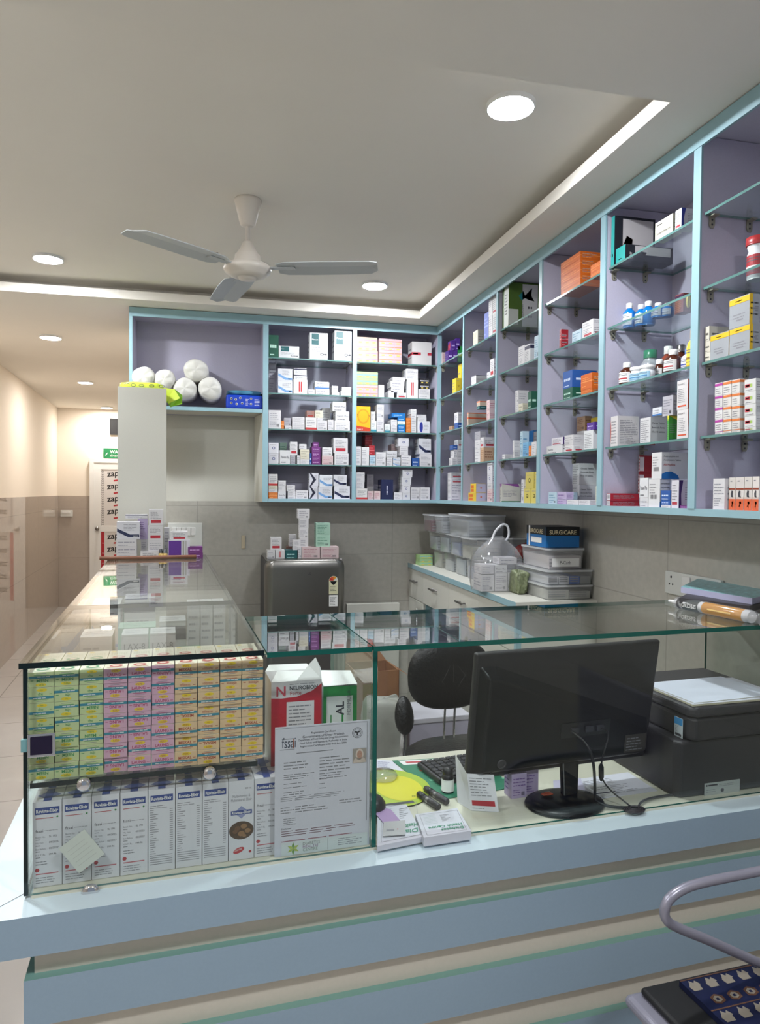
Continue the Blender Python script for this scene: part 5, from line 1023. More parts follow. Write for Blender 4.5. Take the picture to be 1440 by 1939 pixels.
g = G(); w_, h_ = .066, .085; st = V3((-.016, .0, 0)); up_ = V3((.0, .045, .085)).normalized(); o_ = V3((0, 0, 0)); sd = V3((1, -.28, 0)).normalized(); nf = sd.cross(up_)
g.face([o_, o_+sd*w_, o_+sd*w_+up_*h_, o_+up_*h_], M_card_w); g.face([o_, o_+up_*h_, o_+up_*(h_+.03)+V3((-.012, .05, 0)), o_+V3((-.02, .05, 0))], M_card_w)
bk = V3((-.0, .035, .002)); g.face([o_+sd*w_, o_+sd*w_+bk, o_+sd*w_+bk+up_*h_*.9, o_+sd*w_+up_*h_], M_card_w); g.face([o_+bk, o_+bk+up_*h_*.9, o_+sd*w_+bk+up_*h_*.9, o_+sd*w_+bk], M_card_w); g.face([o_, o_+bk, o_+bk+sd*w_, o_+sd*w_], M_card_w)
g.build('carton_shell', t); g = G(); oo_ = o_+nf*.0005; g.q(oo_, sd, up_, w_*.06, w_*.9, h_*.14, h_*.28, col('a82430')); g.lines(oo_, sd, up_, w_*.06, w_*.9, h_*.4, h_*.94, .0065, M_ink, rnd); g.lines(oo_, sd, up_, w_*.06, w_*.7, h_*.03, h_*.12, .005, M_ink, rnd); g.build('printing', t)
p = TP(925, 1518); kbox('medicine_box', 'small white box with red stripe tucked behind the opened carton', 'medicine box', p[0], p[0]+.022, p[1]+.02, .04, ZT, .045, 'wr', 61)
p, q = TP(969, 1513), TP(1008, 1521); kbox('medicine_box', 'lilac box under the monitor, left of a matching one', 'medicine box', p[0], p[0]+.042, p[1], .04, ZT, .062, 'li', 62); kbox('medicine_box', 'lilac box under the monitor, right beside a matching one', 'medicine box', p[0]+.044, p[0]+.082, p[1]+.012, .04, ZT, .062, 'li', 63)
# pads of prescription sheets
def pad(px, label, th, txt_, z=ZT):
    t, L_ = flat('paper_pad', label, 'paper pad', px, th, M_pap, z, mat('page_stack', (200, 200, 208), rough=.7), 'page_block'); o_, a, b = frame_of(L_, th); an, bn = a.normalized(), b.normalized(); la, lb = a.length, b.length; g = G(); GR = col('3c8c6c')
    for s in ((.08, .92, .06, .068), (.08, .92, .93, .938)): g.q(o_, an, bn, s[0]*la, s[1]*la, s[2]*lb, s[3]*lb, M_ink)
    for s in ((.08, .088, .06, .938), (.912, .92, .06, .938)): g.q(o_, an, bn, s[0]*la, s[1]*la, s[2]*lb, s[3]*lb, M_ink)
    if txt_:
        for i, s in enumerate(txt_): g.text('*'+s, o_+EZ*.0003, -an, -bn, -la*.88, -lb*(.24+.14*i), lb*.1, GR, la*.72)
        for i in range(7): g.q(o_, an, bn, la*.14, la*.4, lb*(.5+.06*i), lb*(.504+.06*i), GR)
        for i in range(6): g.q(o_, an, bn, la*.5, la*(.6+.05*(i % 3)), lb*(.55+.05*i), lb*(.565+.05*i), M_ink)
    g.build('sheet_print', t); return t
pad([(803, 1586), (893, 1573), (866, 1530), (787, 1542)], 'thick pad of white centre leaflets, right-hand one of the pads', .020, ('Diabetes', 'Health Centre'), ZT)
pad([(715, 1602), (804, 1584), (770, 1523), (715, 1527)], 'white leaflet pad against the divider with purple slip and note on top', .012, ('Diabetes', 'Health Centre'), ZT)
zt2 = ZT+.0127
t, L_ = flat('paper_slip', 'lilac folded slip lying on the left leaflet pad', 'slip', [(713, 1542), (728, 1560), (758, 1553), (740, 1532), (716, 1528)], .0015, mat('lilac_paper', (170, 140, 186), rough=.6), zt2, pr='slip_sheet')
t, L_ = flat('sticky_note', 'small grey note paper on the left leaflet pad', 'note', [(725, 1583), (768, 1580), (768, 1553), (727, 1556)], .0012, mat('grey_note', (178, 176, 178), rough=.6), zt2+.002, pr='note_sheet'); o_, a, b = frame_of(L_, .0012); g = G(); g.lathe([(.002, .0001), (.0001, .0002)], col('a84858'), 10, tuple(o_+a*.65+b*.4)); g.q(o_, a.normalized(), b.normalized(), .15*a.length, .5*a.length, .3*b.length, .42*b.length, M_ink); g.build('note_print', t)
t, L_ = flat('paper_sheet', 'written white sheet on the desk left of the green mat', 'paper', [(713, 1438), (713, 1475), (775, 1470), (742, 1440)], .0008, M_pap, ZT, pr='sheet'); o_, a, b = frame_of(L_, .0008); g = G(); g.lines(o_, b.normalized(), a.normalized(), .1*b.length, .9*b.length, .1*a.length, .8*a.length, .008, col('6c6c98'), rnd); g.build('handwriting', t)
t, L_ = flat('paper_sheet', 'printed form sheets under and right of the monitor stand', 'paper', [(1140, 1512), (1246, 1497), (1190, 1462), (1060, 1480)], .0012, M_pap, ZT, pr='sheet'); o_, a, b = frame_of(L_, .0012); g = G(); g.lines(o_, a.normalized(), b.normalized(), .08*a.length, .9*a.length, .1*b.length, .9*b.length, .009, M_ink, rnd); g.build('printing', t)
p = TP(1127, 1513); kbox('medicine_box', 'flat white box with navy band between monitor stand and form sheets', 'medicine box', p[0], p[0]+.06, p[1], .045, ZT+.0015, .014, 'wk', 64)
t, L_ = flat('paper_sheet', 'crumpled printed wrapper sheet behind the monitor stand', 'paper', [(1050, 1505), (1110, 1500), (1100, 1473), (1048, 1478)], .0009, mat('lilac_sheet', (186, 182, 204), rough=.6), ZT+.0014, pr='sheet')
# ------------------------------------------------------------------ monitor
mon = kthing('computer_monitor', 'black computer monitor seen from behind with cables on the desk', 'monitor', .95, 1.53, ZT)
q0, q1, q2, q3 = [uv(vp(x, y, v)) for x, y, v in ((883, 1478, 1.60), (1225, 1432, 1.61), (1246, 1211, 1.56), (900, 1240, 1.545))]
Q = [V3((q[0]-.95, q[1]-1.53, q[2]-ZT)) for q in (q0, q1, q2, q3)]
ma = (Q[1]-Q[0]).normalized(); mb = (Q[3]-Q[0]); mb = (mb-ma*mb.dot(ma)).normalized(); mn = ma.cross(mb)   # mn faces the customer
mw = ((Q[1]-Q[0]).length+(Q[2]-Q[3]).length)/2; mh = ((Q[3]-Q[0]).length+(Q[2]-Q[1]).length)/2
Rm = Matrix((ma, mb, mn)).transposed().to_4x4(); Rm.translation = Q[0]; er = Rm.to_euler()
def MB_(g, name, **k): return g.build(name, mon, Q[0], rot=er, **k)
M_mon = mat('monitor_back', (9, 12, 15), rough=.35, spec=.3)
g = G(); g.box(0, mw, 0, mh, -.018, 0, mat('monitor_frame', (44, 43, 44), rough=.45, spec=.3)); MB_(g, 'screen_housing', bevel=.006, seg=3)
g = G(); g.box(.01, mw-.01, .012, mh-.01, -.0195, -.018, mat('dark_screen', (8, 8, 10), rough=.08)); MB_(g, 'screen', )
g = G(); pts = [(.012, .012), (mw*.93, .012), (mw*.985, mh*.07), (mw*.985, mh*.34), (mw*.1, mh*.9), (.012, mh*.9)]
ins = [(.03, .03), (mw*.9, .03), (mw*.95, mh*.1), (mw*.95, mh*.28), (mw*.1, mh*.82), (.03, mh*.82)]
k = len(g.v); g.v += [(x, y, -.001) for x, y in pts]+[(x, y, .026) for x, y in ins]; n = 6
for i in range(n): g.f.append((k+i, k+(i+1) % n, k+n+(i+1) % n, k+n+i)); g.m.append(g.mi(M_mon)); g.sm.append(False)
g.f.append(tuple(k+n+i for i in range(n))); g.m.append(0); g.sm.append(False); MB_(g, 'rear_cover', bevel=.006, seg=3)
g = G(); g.box(mw*.45, mw*.72, mh*.3, mh*.42, .0262, .028, M_black)
for x in (.5, .58, .64): g.box(mw*x, mw*(x+.04), mh*.34, mh*.38, .028, .034, M_ink2)
MB_(g, 'port_panel'); g = G(); g.lathe([(.012, .026), (.012, .029), (.009, .03), (.0085, .027)], M_dark, 24, (mw*.15, mh*.15, 0)); MB_(g, 'rear_button')
g = G(); g.box(mw*.82, mw*.945, mh*.11, mh*.26, .0262, .027, mat('sticker_dark', (58, 54, 50), rough=.5)); g.lines(V3((0, 0, .0273)), EX, EY, mw*.83, mw*.93, mh*.12, mh*.25, .008, M_ink, rnd); MB_(g, 'rating_sticker')
pb = TP(1080, 1532); bx_, by_ = pb[0]-.95+.0, pb[1]-1.53
G().lathe([(.098, 0), (.102, .004), (.1, .009), (.08, .013), (.0005, .014)], M_mon, 48, (bx_, by_+.025, 0), sy=.78).build('stand_base', mon)
nk = uv(vp(1078, 1450, 1.60)); nt_ = V3((nk[0]-.95, nk[1]-1.53, nk[2]-ZT)); g = G()
P0 = V3((bx_+.028, by_+.05, .012)); P1 = nt_+V3((.0, 0, .03))
for A, B in ((P0, P1),):
    s_ = V3((.026, 0, 0)); f_ = V3((0, .009, 0)); g.v += [tuple(A-s_*.8-f_), tuple(A+s_*.8-f_), tuple(A+s_*.8+f_), tuple(A-s_*.8+f_), tuple(B-s_-f_), tuple(B+s_-f_), tuple(B+s_+f_), tuple(B-s_+f_)]
    for q in ((0, 1, 5, 4), (1, 2, 6, 5), (2, 3, 7, 6), (3, 0, 4, 7), (4, 5, 6, 7), (3, 2, 1, 0)): g.f.append(q); g.m.append(g.mi(M_mon)); g.sm.append(False)
g.build('stand_neck', mon, bevel=.004)
def onmon(x, y, z): return Q[0]+ma*(mw*x)+mb*(mh*y)+mn*z
def bez(a, b, c, d, n=18): return [a*(1-t)**3+b*3*t*(1-t)**2+c*3*t*t*(1-t)+d*t**3 for t in [i/n for i in range(n+1)]]
e = TP(1200, 1534); e = V3((e[0]-.95, e[1]-1.53+.005, .004))
g = G(); s0 = onmon(.5, .36, .034); g.tube(bez(s0, s0+V3((.03, -.04, -.02)), P0+V3((.04, -.05, .12)), P0+V3((.035, -.06, .01)))+bez(P0+V3((.035, -.06, .005)), P0+V3((.06, -.08, -.006)), e+V3((-.05, .01, .002)), e, 10)[1:], .0038, M_black, 8); g.build('video_cable', mon)
g = G(); s1 = onmon(.66, .36, .034); s2 = V3((P0.x+.068, P0.y-.035, .075)); c2_ = bez(s1, s1+V3((.03, -.03, .0)), s2+V3((-.004, 0, .06)), s2); g.tube(c2_+bez(s2, s2+V3((.003, 0, -.04)), e+V3((-.02, .02, .02)), e, 10)[1:], .002, M_black, 8); g.tube([s2+V3((0, 0, .022)), s2+V3((0, 0, .014)), s2+V3((.001, 0, -.012)), s2+V3((.001, 0, -.022))], [.003, .0065, .0065, .003], M_black, 12); g.build('power_cable', mon)
p = TP(1202, 1535); t = kthing('cable_coil', 'flat disc of coiled dark cable in front of the printer', 'cable', p[0], p[1], ZT); g = G()
for i in range(4): g.tube([V3(((.026-.005*i)*math.cos(a_*PI/10), (.018-.0035*i)*math.sin(a_*PI/10), .003+.0012*i)) for a_ in range(20)], .0022, M_dark, 6, True)
e2 = TP(1300, 1512); g.tube(bez(V3((.01, .0, .004)), V3((.03, .02, .012)), V3((.06, .05, .004)), V3((e2[0]-p[0], e2[1]-p[1]+.02, .004))), .0028, M_dark, 8); g.build('cable', t)
t = kthing('candy_wrapper', 'small red brown wrapped sweet on the monitor stand base', 'sweet', TP(1036, 1516)[0], TP(1036, 1516)[1], ZT+.0145); lump('wrapper', None, None, (0, 0, 0), (.03, .018, .006), mat('red_wrapper', (150, 70, 50), rough=.25, noise=.6, nscale=120), 5, .2, parent=t)
# ------------------------------------------------------------------ printer
PV0, PV1 = 1.475, 1.815; PU0, PU1 = 1.235, 1.60; PH = .235
pr = kthing('printer', 'large black laser printer with white papers lying on top', 'printer', PU0, PV0, ZT); M_prn = mat('printer_plastic', (48, 46, 50), rough=.45, noise=.05, nscale=200)
g = G(); pw, pd = PU1-PU0, PV1-PV0
k = 0; prof = [(0, .0, .0), (.02, -.0, .005), (.055, -.028, .14), (.055, -.03, .2)]
g.prism([(.012, 0), (pw, 0), (pw, pd), (.04, pd), (0, pd*.8), (0, .02)], 0, .145, M_prn, 'z'); g.build('lower_housing', pr, bevel=.008, seg=3)
g = G(); g.prism([(.045, -.012), (pw, -.012), (pw, pd-.01), (.05, pd-.01), (.03, pd-.03), (.03, .005)], .146, .205, M_prn, 'z'); g.build('upper_housing', pr, bevel=.008, seg=3)
g = G(); g.prism([(.045, -.018), (pw+.0, -.018), (pw, pd-.01), (.048, pd-.01), (.026, pd-.03), (.026, .0)], .207, PH, M_dark, 'z'); g.build('scanner_lid', pr, bevel=.009, seg=3)
a = uv(vp(1336, 1473, PV0-.002)); b = uv(vp(1402, 1500, PV0-.002)); g = G(); w = b[0]-a[0]; h = .034; g.box(0, w, -.001, 0, 0, h, mat('label_grey', (176, 182, 180), rough=.5)); o_ = V3((0, -.0014, 0)); g.lathe([(.0025, -.0012), (.0025, -.0016), (.0001, -.0016)], M_ink2, 12, (w*.06, 0, h*.82), 'y'); g.q(o_, EX, EZ, w*.1, w*.36, h*.76, h*.88, M_ink2); g.lines(o_, EX, EZ, w*.4, w*.95, h*.6, h*.9, .004, M_ink, rnd); g.lines(o_, EX, EZ, w*.04, w*.32, h*.3, h*.6, .005, M_ink, rnd); g.lathe([(.0055, -.0012), (.0055, -.0016), (.0047, -.0016), (.0047, -.0012)], M_ink, 20, (w*.5, 0, h*.35), 'y'); g.build('serial_label', pr, (a[0]-PU0, -.0, b[2]-ZT+.0))
lp = uv(xp(1282, 1375, W(PU0+.01, 1.5).x)) if False else None
g = G(); g.box(-.0012, 0, -.03, 0, -.05, 0, mat('blue_label', (196, 204, 208), rough=.5)); g.q(V3((-.0016, 0, 0)), -EY, EZ, 0, .03, -.018, 0, col('3c8cc4')); g.q(V3((-.0018, 0, 0)), -EY, EZ, .004, .026, -.046, -.04, M_ink2); g.lines(V3((-.0018, 0, 0)), -EY, EZ, .003, .016, -.038, -.02, .004, M_ink, rnd)
g.build('energy_label', pr, (.0255-.002, .042, .198))
def pap(name, label, cat, cu, cv_, w, d, z, rz, th, m, tilt=0): 
    g = G(); g.box(0, w, 0, d, 0, th, m, side=mat('cream_edge', (206, 200, 176), rough=.6), front=mat('cream_edge')); return tag(g.build(name, None, W(cu, cv_, z), CA+rz), label, cat)
pap('file_folder', 'cream edged paper folder lying at the bottom on the printer lid', 'folder', PU0+.035, PV0-.008, .30, .2, ZT+PH+.0008, -.02, .005, M_pap)
pap('paper_sheet', 'white blank sheet topmost on the printer lid', 'paper', PU0+.045, PV0-.002, .27, .195, ZT+PH+.0064, .02, .0012, mat('bluish_paper', (214, 218, 232), rough=.6))
# ------------------------------------------------------------------ office chair behind the desk
oc = kthing('office_chair', 'black leather office chair with chrome rods and arm behind the desk', 'chair', 1.07, 2.58, FZ)
def dome(a, b, th, n=40, rings=7):    # padded oval in the xz plane, bulging towards -y
    g = G(); 
    for side in (-1, 1):
        k = len(g.v)
        for i in range(rings+1):
            f = math.sin(i/rings*PI/2); yy = side*th*math.cos(i/rings*PI/2)**.7 if i < rings else 0
            for j in range(n):
                t_ = 2*PI*j/n; ca, sa = math.cos(t_), math.sin(t_); e_ = 2/2.5
                g.v.append((a*f*math.copysign(abs(ca)**e_, ca), yy, b*f*math.copysign(abs(sa)**e_, sa)))
        for i in range(rings):
            for j in range(n):
                p_, q_ = k+i*n+j, k+i*n+(j+1) % n; g.f.append((p_, q_, q_+n, p_+n)); g.m.append(g.mi(M_leather)); g.sm.append(True)
    return g
bw, bh = .175, .137
tb = thing('x', None, None); bpy.data.objects.remove(tb)
bc = dome(bw, bh, .04).build('backrest', oc, (0, 0, .71-.0))
g = G()
for xa, za, xb, zb in ((-.12, .08, .03, -.12), (-.04, .11, .13, -.09), (-.09, -.1, .0, .07), (-.03, -.12, .1, .08), (.0, .07, .0, -.02)):
    g.tube([V3((xa+(xb-xa)*t_/8, -.0405*math.cos(min(1, math.hypot((xa+(xb-xa)*t_/8)/bw, (za+(zb-za)*t_/8)/bh))*PI/2)**.7-.0008, za+(zb-za)*t_/8)) for t_ in range(9)], .0012, mat('seam_leather', (52, 50, 50), rough=.4), 6)
g.build('stitch_seam', bc)
g = G(); g.box(-.05, .045, .0, .05, .12, .19, M_leather); g.build('back_spine', oc, (0, .0, .71), bevel=.01)
g = G(); n = 40; pr_ = [(.9, 0), (1, .018), (1, .045), (.9, .062), (.5, .068), (.001, .066)]
for i, (f, z) in enumerate(pr_):
    for j in range(n):
        t_ = 2*PI*j/n; ca, sa = math.cos(t_), math.sin(t_); g.v.append((.235*f*math.copysign(abs(ca)**.7, ca), .215*f*math.copysign(abs(sa)**.7, sa)-.16, z))
for i in range(len(pr_)-1):
    for j in range(n): p_, q_ = i*n+j, i*n+(j+1) % n; g.f.append((p_, q_, q_+n, p_+n)); g.m.append(g.mi(M_leather)); g.sm.append(True)
g.build('seat', oc, (.03, .02, .385))
for x in (-.012, .03): G().tube([(x, .01, .6), (x, .02, .5), (x, .02, .43), (x, -.03, .41)], .0045, M_chrome, 10).build('chrome_rod', oc)
for sx_ in (-1, 1):
    ax = -.235 if sx_ < 0 else .30
    g = G(); n = 24
    for i, (f, y) in enumerate(((.01, -.02), (.6, -.018), (.92, -.008), (1, .0), (.92, .01), (.01, .014))):
        for j in range(n): t_ = 2*PI*j/n; g.v.append((.037*f*math.cos(t_), y, .07*f*math.sin(t_)*(1+.12*math.sin(t_))))
    for i in range(5):
        for j in range(n): p_, q_ = i*n+j, i*n+(j+1) % n; g.f.append((p_, q_, q_+n, p_+n)); g.m.append(g.mi(M_leather)); g.sm.append(True)
    g.build('arm_pad', oc, (ax, -.14, .60), rot=(-.25, 0, 0)); G().tube([(ax, -.13, .55), (ax, -.12, .48), (ax, -.1, .36), (ax*.8, -.1, .34), (ax*.2, -.12, .36)], .011, M_chrome, 12).build('arm_tube', oc)
G().lathe([(.025, .06), (.025, .36), (.09, .38)], M_black, 20, (.03, -.14, 0)).build('gas_column', oc)
for k in range(5):
    a_ = k*2*PI/5+.3; t = G(); t.tube([(.03+.02*math.cos(a_), -.14+.02*math.sin(a_), .08), (.03+.28*math.cos(a_), -.14+.28*math.sin(a_), .055)], [.02, .013], M_black, 10); leg = t.build('leg', oc)
    G().lathe([(.0005, -.012), (.024, -.012), (.027, -.006), (.027, .006), (.024, .012), (.0005, .012)], M_black, 16, (.03+.28*math.cos(a_), -.14+.28*math.sin(a_), .027), 'x').build('caster', leg)
# brown open carton and pale bag behind the chair
t = kthing('cardboard_box', 'open brown cardboard box behind the glass divider and chair arm', 'box', .80, 3.0, FZ); g = G(); hC = .63
for s in ((0, .2, 0, .004), (0, .2, .196, .2), (0, .004, 0, .2), (.196, .2, 0, .2)): g.box(s[0], s[1], s[2], s[3], 0, hC, M_card)
g.box(0, .2, 0, .2, .0, .005, M_card); g.build('box_body', t); g = G(); g.face([(0, .2, hC), (.2, .2, hC), (.13, .24, hC+.1), (.02, .24, hC+.1)], M_card); g.face([(.2, 0, hC), (.2, .2, hC), (.26, .17, hC-.04), (.26, .03, hC-.04)], M_card); g.build('flap', t)
lump('cloth_bag', 'pale grey streaked bag standing behind the chair arm', 'bag', W(.85, 2.74, FZ), (.17, .14, .585), mat('streaked_cloth', (150, 150, 142), rough=.7, noise=.3, nscale=14), 31, .05, exp=9)
kb_ = kthing('storage_box', 'pale lilac storage box standing on the floor behind the office chair', 'box', 1.07, 3.05, FZ); g = G(); M_lb = mat('lilac_box', (176, 172, 190), rough=.6); g.box(0, .30, 0, .25, 0, .36, M_lb); g.box(-.005, .305, -.005, .255, .36, .385, mat('lilac_lid', (198, 196, 206), rough=.6)); g.build('box_body', kb_, bevel=.004)
# ------------------------------------------------------------------ refrigerator
fx0, fx1 = .247, .690; fr = thing('refrigerator', 'small dark stainless refrigerator with curved door and energy sticker', 'refrigerator', (fx0, 3.83, FZ)); w = fx1-fx0; FH = 1.138-FZ
g = G(); g.box(.004, w-.004, .06, .48, .02, FH-.012, M_dark); g.build('cabinet_body', fr, bevel=.01)
g = G(); n = 10; pf = [(0, .06)]
for i in range(n+1): a_ = PI/2*i/n; pf.append((.045-.045*math.cos(a_), .06-.06*math.sin(a_)+.0))
pf += [(w-x, y) for x, y in reversed(pf)]
R_ = .05
M_fd = mat('fridge_steel', (128, 126, 122), rough=.3, metal=.9, noise=.06, nscale=6)
lv = [(0.03, 0)]+[(FH-R_, 0)]+[(FH-R_+R_*math.sin(PI/2*i/8), R_*(1-math.cos(PI/2*i/8))) for i in range(1, 9)]
m_ = len(pf)
for z, ins_ in lv:
    for x, y in pf: xx = w/2+(x-w/2)*(1-ins_*.9/w*2*.8) ; g.v.append((xx, y+ins_*.35, z))
for i in range(len(lv)-1):
    for j in range(m_-1): a_ = i*m_+j; g.f.append((a_, a_+1, a_+1+m_, a_+m_)); g.m.append(g.mi(M_fd)); g.sm.append(True)
k = (len(lv)-1)*m_; g.f.append(tuple(k+j for j in range(m_))); g.m.append(0); g.sm.append(False); g.build('door', fr)
g = G(); g.box(.01, w-.01, .058, .48, FH-.012, FH-.002, M_steel); g.build('top_cover', fr, bevel=.004)
fa = yp(632, 1112, 3.83); sx0 = fa.x-fx0-.026; g = G(); o_ = V3((sx0, -.0015, yp(632, 1125, 3.83).z-FZ)); n = 16
g.poly(o_, EX, EZ, [(0, 0), (.05, 0), (.05, .075)]+[(.025+.025*math.cos(PI*i/n), .075+.025*math.sin(PI*i/n)) for i in range(1, n)]+[(0, .075)], mat('sticker_cream', (206, 204, 170), rough=.5))
o2 = o_-EY*.0004
for i, c_ in enumerate(('b82c2c', 'c8542c', 'c88c2c', 'd0d0cc')): g.poly(o2, EX, EZ, [(.025, .075)]+[(.025+.023*math.cos(PI-(i+t_/3)*PI/4), .075+.023*math.sin(PI-(i+t_/3)*PI/4)) for t_ in range(4)], col(c_))
g.poly(o2, EX, EZ, [(.006, .072), (.044, .072), (.034, .056), (.025, .05), (.016, .056)], M_black); g.lines(o2, EX, EZ, .008, .042, .012, .046, .007, M_ink2, rnd); g.build('energy_sticker', fr)
g = G(); o_ = V3((sx0+.001, -.0015, yp(632, 1148, 3.83).z-FZ)); g.q(o_, EX, EZ, 0, .048, 0, .062, M_white); g.lines(o_-EY*.0004, EX, EZ, .006, .042, .006, .056, .008, M_ink2, rnd); g.build('note_sticker', fr)
g = G(); g.text('LG', V3((yp(583, 1088, 3.83).x-fx0, -.0008, yp(583, 1088, 3.83).z-FZ)), EX, EZ, 0, 0, .012, M_dark); g.build('door_badge', fr)
# boxes on the fridge
TF = (460, 940, 3.6); zf = FZ+FH
def FB(x0, x1, yt, zb0, Y, st, label, seed, d=.08):
    a = yp(TF[0]+x0/3.6, TF[1]+yt/3.6, Y); b = yp(TF[0]+x1/3.6, TF[1]+yt/3.6, Y); h = a.z-zb0-.0005; g = carton(b.x-a.x-.001, d, h, st, seed); tag(g.build('medicine_box', None, (a.x, Y, zb0)), label, 'medicine box', 'boxes on top of the refrigerator'); return zb0+h+.0005
z = FB(168, 222, 366, zf, 3.92, 'w', 'white box at the left edge of the refrigerator top', 71); z2 = FB(224, 288, 366, zf, 3.92, 'w2', 'white box with red upright stripes second from left on the refrigerator', 72)
FB(190, 266, 281, z, 3.925, 'wr', 'white box with red band standing on two boxes at left on the refrigerator', 73, .07)
z = FB(292, 372, 366, zf, 3.92, 'te', 'dark teal box in the middle of the refrigerator top', 74); FB(342, 392, 296, z, 3.925, 'w', 'small white box on the dark teal box', 75, .04)
z = FB(376, 402, 345, zf, 3.92, 'w', 'narrow white box right of the dark teal box', 76)
z = FB(404, 528, 345, zf, 3.92, 'pk', 'pink-white flat box right of centre on the refrigerator', 77); z3 = FB(532, 655, 343, zf, 3.92, 'pk', 'pink-white flat box at the right edge of the refrigerator', 78)
z = FB(390, 448, 283, z, 3.93, 'w', 'lowest white box of the tall column on the refrigerator', 79, .06); z = FB(386, 448, 216, z, 3.93, 'w', 'second white box up the tall column on the refrigerator', 80, .06); z = FB(386, 450, 150, z, 3.93, 'w', 'third white box up the tall column on the refrigerator', 81, .06); z = FB(378, 458, 85, z, 3.93, 'w', 'topmost white box of the tall column on the refrigerator', 82, .07)
z = zf; g = FB(318, 366, 260, FB(300, 366, 340, zf, 4.03, 'bn', 'brown box at the back on the refrigerator, under a white one', 83, .06), 4.03, 'w', 'white box at the back standing on the brown box', 84, .06)
z = FB(500, 598, 262, z3, 3.93, 'mt', 'lower mint green box on the right of the refrigerator', 85, .07); z = FB(500, 598, 181, z, 3.93, 'mt', 'upper mint green box on the right of the refrigerator', 86, .07)
# white board beside fridge
g = G(); a = yp(657, 1144, 4.3); b = yp(757, 1144, 4.3); g.box(0, b.x-a.x, 0, .03, 0, a.z-FZ, M_lam); tag(g.build('board', None, (a.x, 4.3, FZ), bevel=.003), 'plain cream board standing against the wall right of the refrigerator', 'board')
# ------------------------------------------------------------------ bench with drawers
BX, BY0, BY1, BZ = 1.19, 2.68, YB-.016, 1.063
be = thing('drawer_bench', 'cream bench with drawers and blue edged top along the right wall', 'cabinet', (BX, BY0, FZ)); hb = BZ-FZ
g = G(); g.box(-.006, XR-.014-BX, -.006, BY1-BY0, hb-.028, hb, M_trim, top=M_lam, front=M_lam); g.build('bench_top', be)
g = G(); L2 = BY1-BY0; g.box(.02, XR-.014-BX, 0, .018, 0, hb-.028, M_lam).box(.02, XR-.014-BX, L2-.018, L2, 0, hb-.028, M_lam).box(XR-.034-BX, XR-.014-BX, .018, L2-.018, 0, hb-.028, M_lam).box(.02, XR-.034-BX, .018, L2-.018, .05, .07, M_lam); g.build('carcass', be)
g = G(); g.box(.0, .022, -.002, .02, 0, hb-.029, M_trim); g.build('corner_edging', be)
ys = [xp(x, 1100, BX).y-BY0 for x in (767.5, 801, 850, 907, 981)]; ys[0] = min(ys[0], L2); zd = xp(850, 1168, BX).z-FZ
zd = hb-.21
for i in range(4):
    y1_, y0_ = ys[i]-.002, ys[i+1]+.002
    if i == 3: y0_ = .024
    g = G(); g.box(.002, .02, y0_, y1_, zd, hb-.032, M_lam); dr = g.build('drawer', be, bevel=.001)
    if i < 3:
        ym = (y0_+y1_)/2; g = G(); g.tube([(-.022, ym-.05, zd+.11), (-.022, ym+.05, zd+.11)], .0055, M_steel, 10); g.tube([(.002, ym-.035, zd+.11), (-.022, ym-.035, zd+.11)], .004, M_steel, 8).tube([(.002, ym+.035, zd+.11), (-.022, ym+.035, zd+.11)], .004, M_steel, 8); g.build('handle', dr)
for i in (0, 2, 3):
    y1_, y0_ = ys[i]-.002, ys[i+1]+.002
    if i == 3: y0_ = .024
    g = G(); g.box(.002, .02, y0_, y1_, .05, zd-.004, M_lam); dr = g.build('door', be, bevel=.001)
    g = G(); g.tube([(-.02, y0_+.05, zd-.14), (-.02, y0_+.05, zd-.04)], .005, M_steel, 8); g.build('handle', dr)
g = G(); g.box(.02, .3, ys[2]-.01, ys[2]+.006, .07, hb-.03, M_trim).box(.02, .3, ys[1]-.006, ys[1]+.01, .07, hb-.03, M_trim); g.build('bay_side', be)
# ------------------------------------------------------------------ tubs, bag and packets on the bench
zb1 = BZ+.0005
def tub(label, x, y, w, d, h, z, fillc, seed, lid=True, group='clear plastic tubs on the bench', lidh=.008):
    t = thing('plastic_tub', label, 'plastic tub', (x, y, z), 0, group); g = G(); r_ = random.Random(seed)
    def rr_(w, d, i, k=4, rad=.02): 
        pts = []
        for cx, cy, a0 in ((w-rad, d-rad, 0), (rad, d-rad, 90), (rad, rad, 180), (w-rad, rad, 270)):
            for q in range(k+1): a_ = math.radians(a0+90*q/k); pts.append((cx+(rad-i)*math.cos(a_), cy+(rad-i)*math.sin(a_)))
        return pts
    b0, b1 = rr_(w, d, .006), rr_(w, d, 0); n = len(b0); g.v += [(p[0], p[1], .0) for p in b0]+[(p[0], p[1], h-lidh) for p in b1]
    for i in range(n): g.f.append((i, (i+1) % n, n+(i+1) % n, n+i)); g.m.append(g.mi(M_tub)); g.sm.append(True)
    g.f.append(tuple(range(n-1, -1, -1))); g.m.append(0); g.sm.append(False); g.build('tub_body', t)
    if lid:
        g = G(); g.prism([(p[0]*1.0, p[1]) for p in rr_(w+.008, d+.008, 0)], h-lidh+.0005, h, see_through('frosted_lid', (.9, .92, .93), haze=.6, hazecol=(.92, .94, .95), rough=.25)); g.build('lid', t, (-.004, -.004, 0))
    for i, c_ in enumerate(fillc):
        n_ = len(fillc); g = G(); ww = (w-.02)/n_; hh = (h-.02)*(.6+.35*r_.random()); g.box(.01+ww*i, .01+ww*(i+1)-.003, .008, d-.012, .003, .003+hh, col(c_))
        for q in range(3): g.q(V3((0, .0075, 0)), EX, EZ, .012+ww*i, .01+ww*(i+.8), .012+hh*.25*q, .016+hh*.25*q, M_ink)
        g.build('contents', t)
    return z+h
def at(px, py, z): q = zp(px, py, z); return q.x, q.y
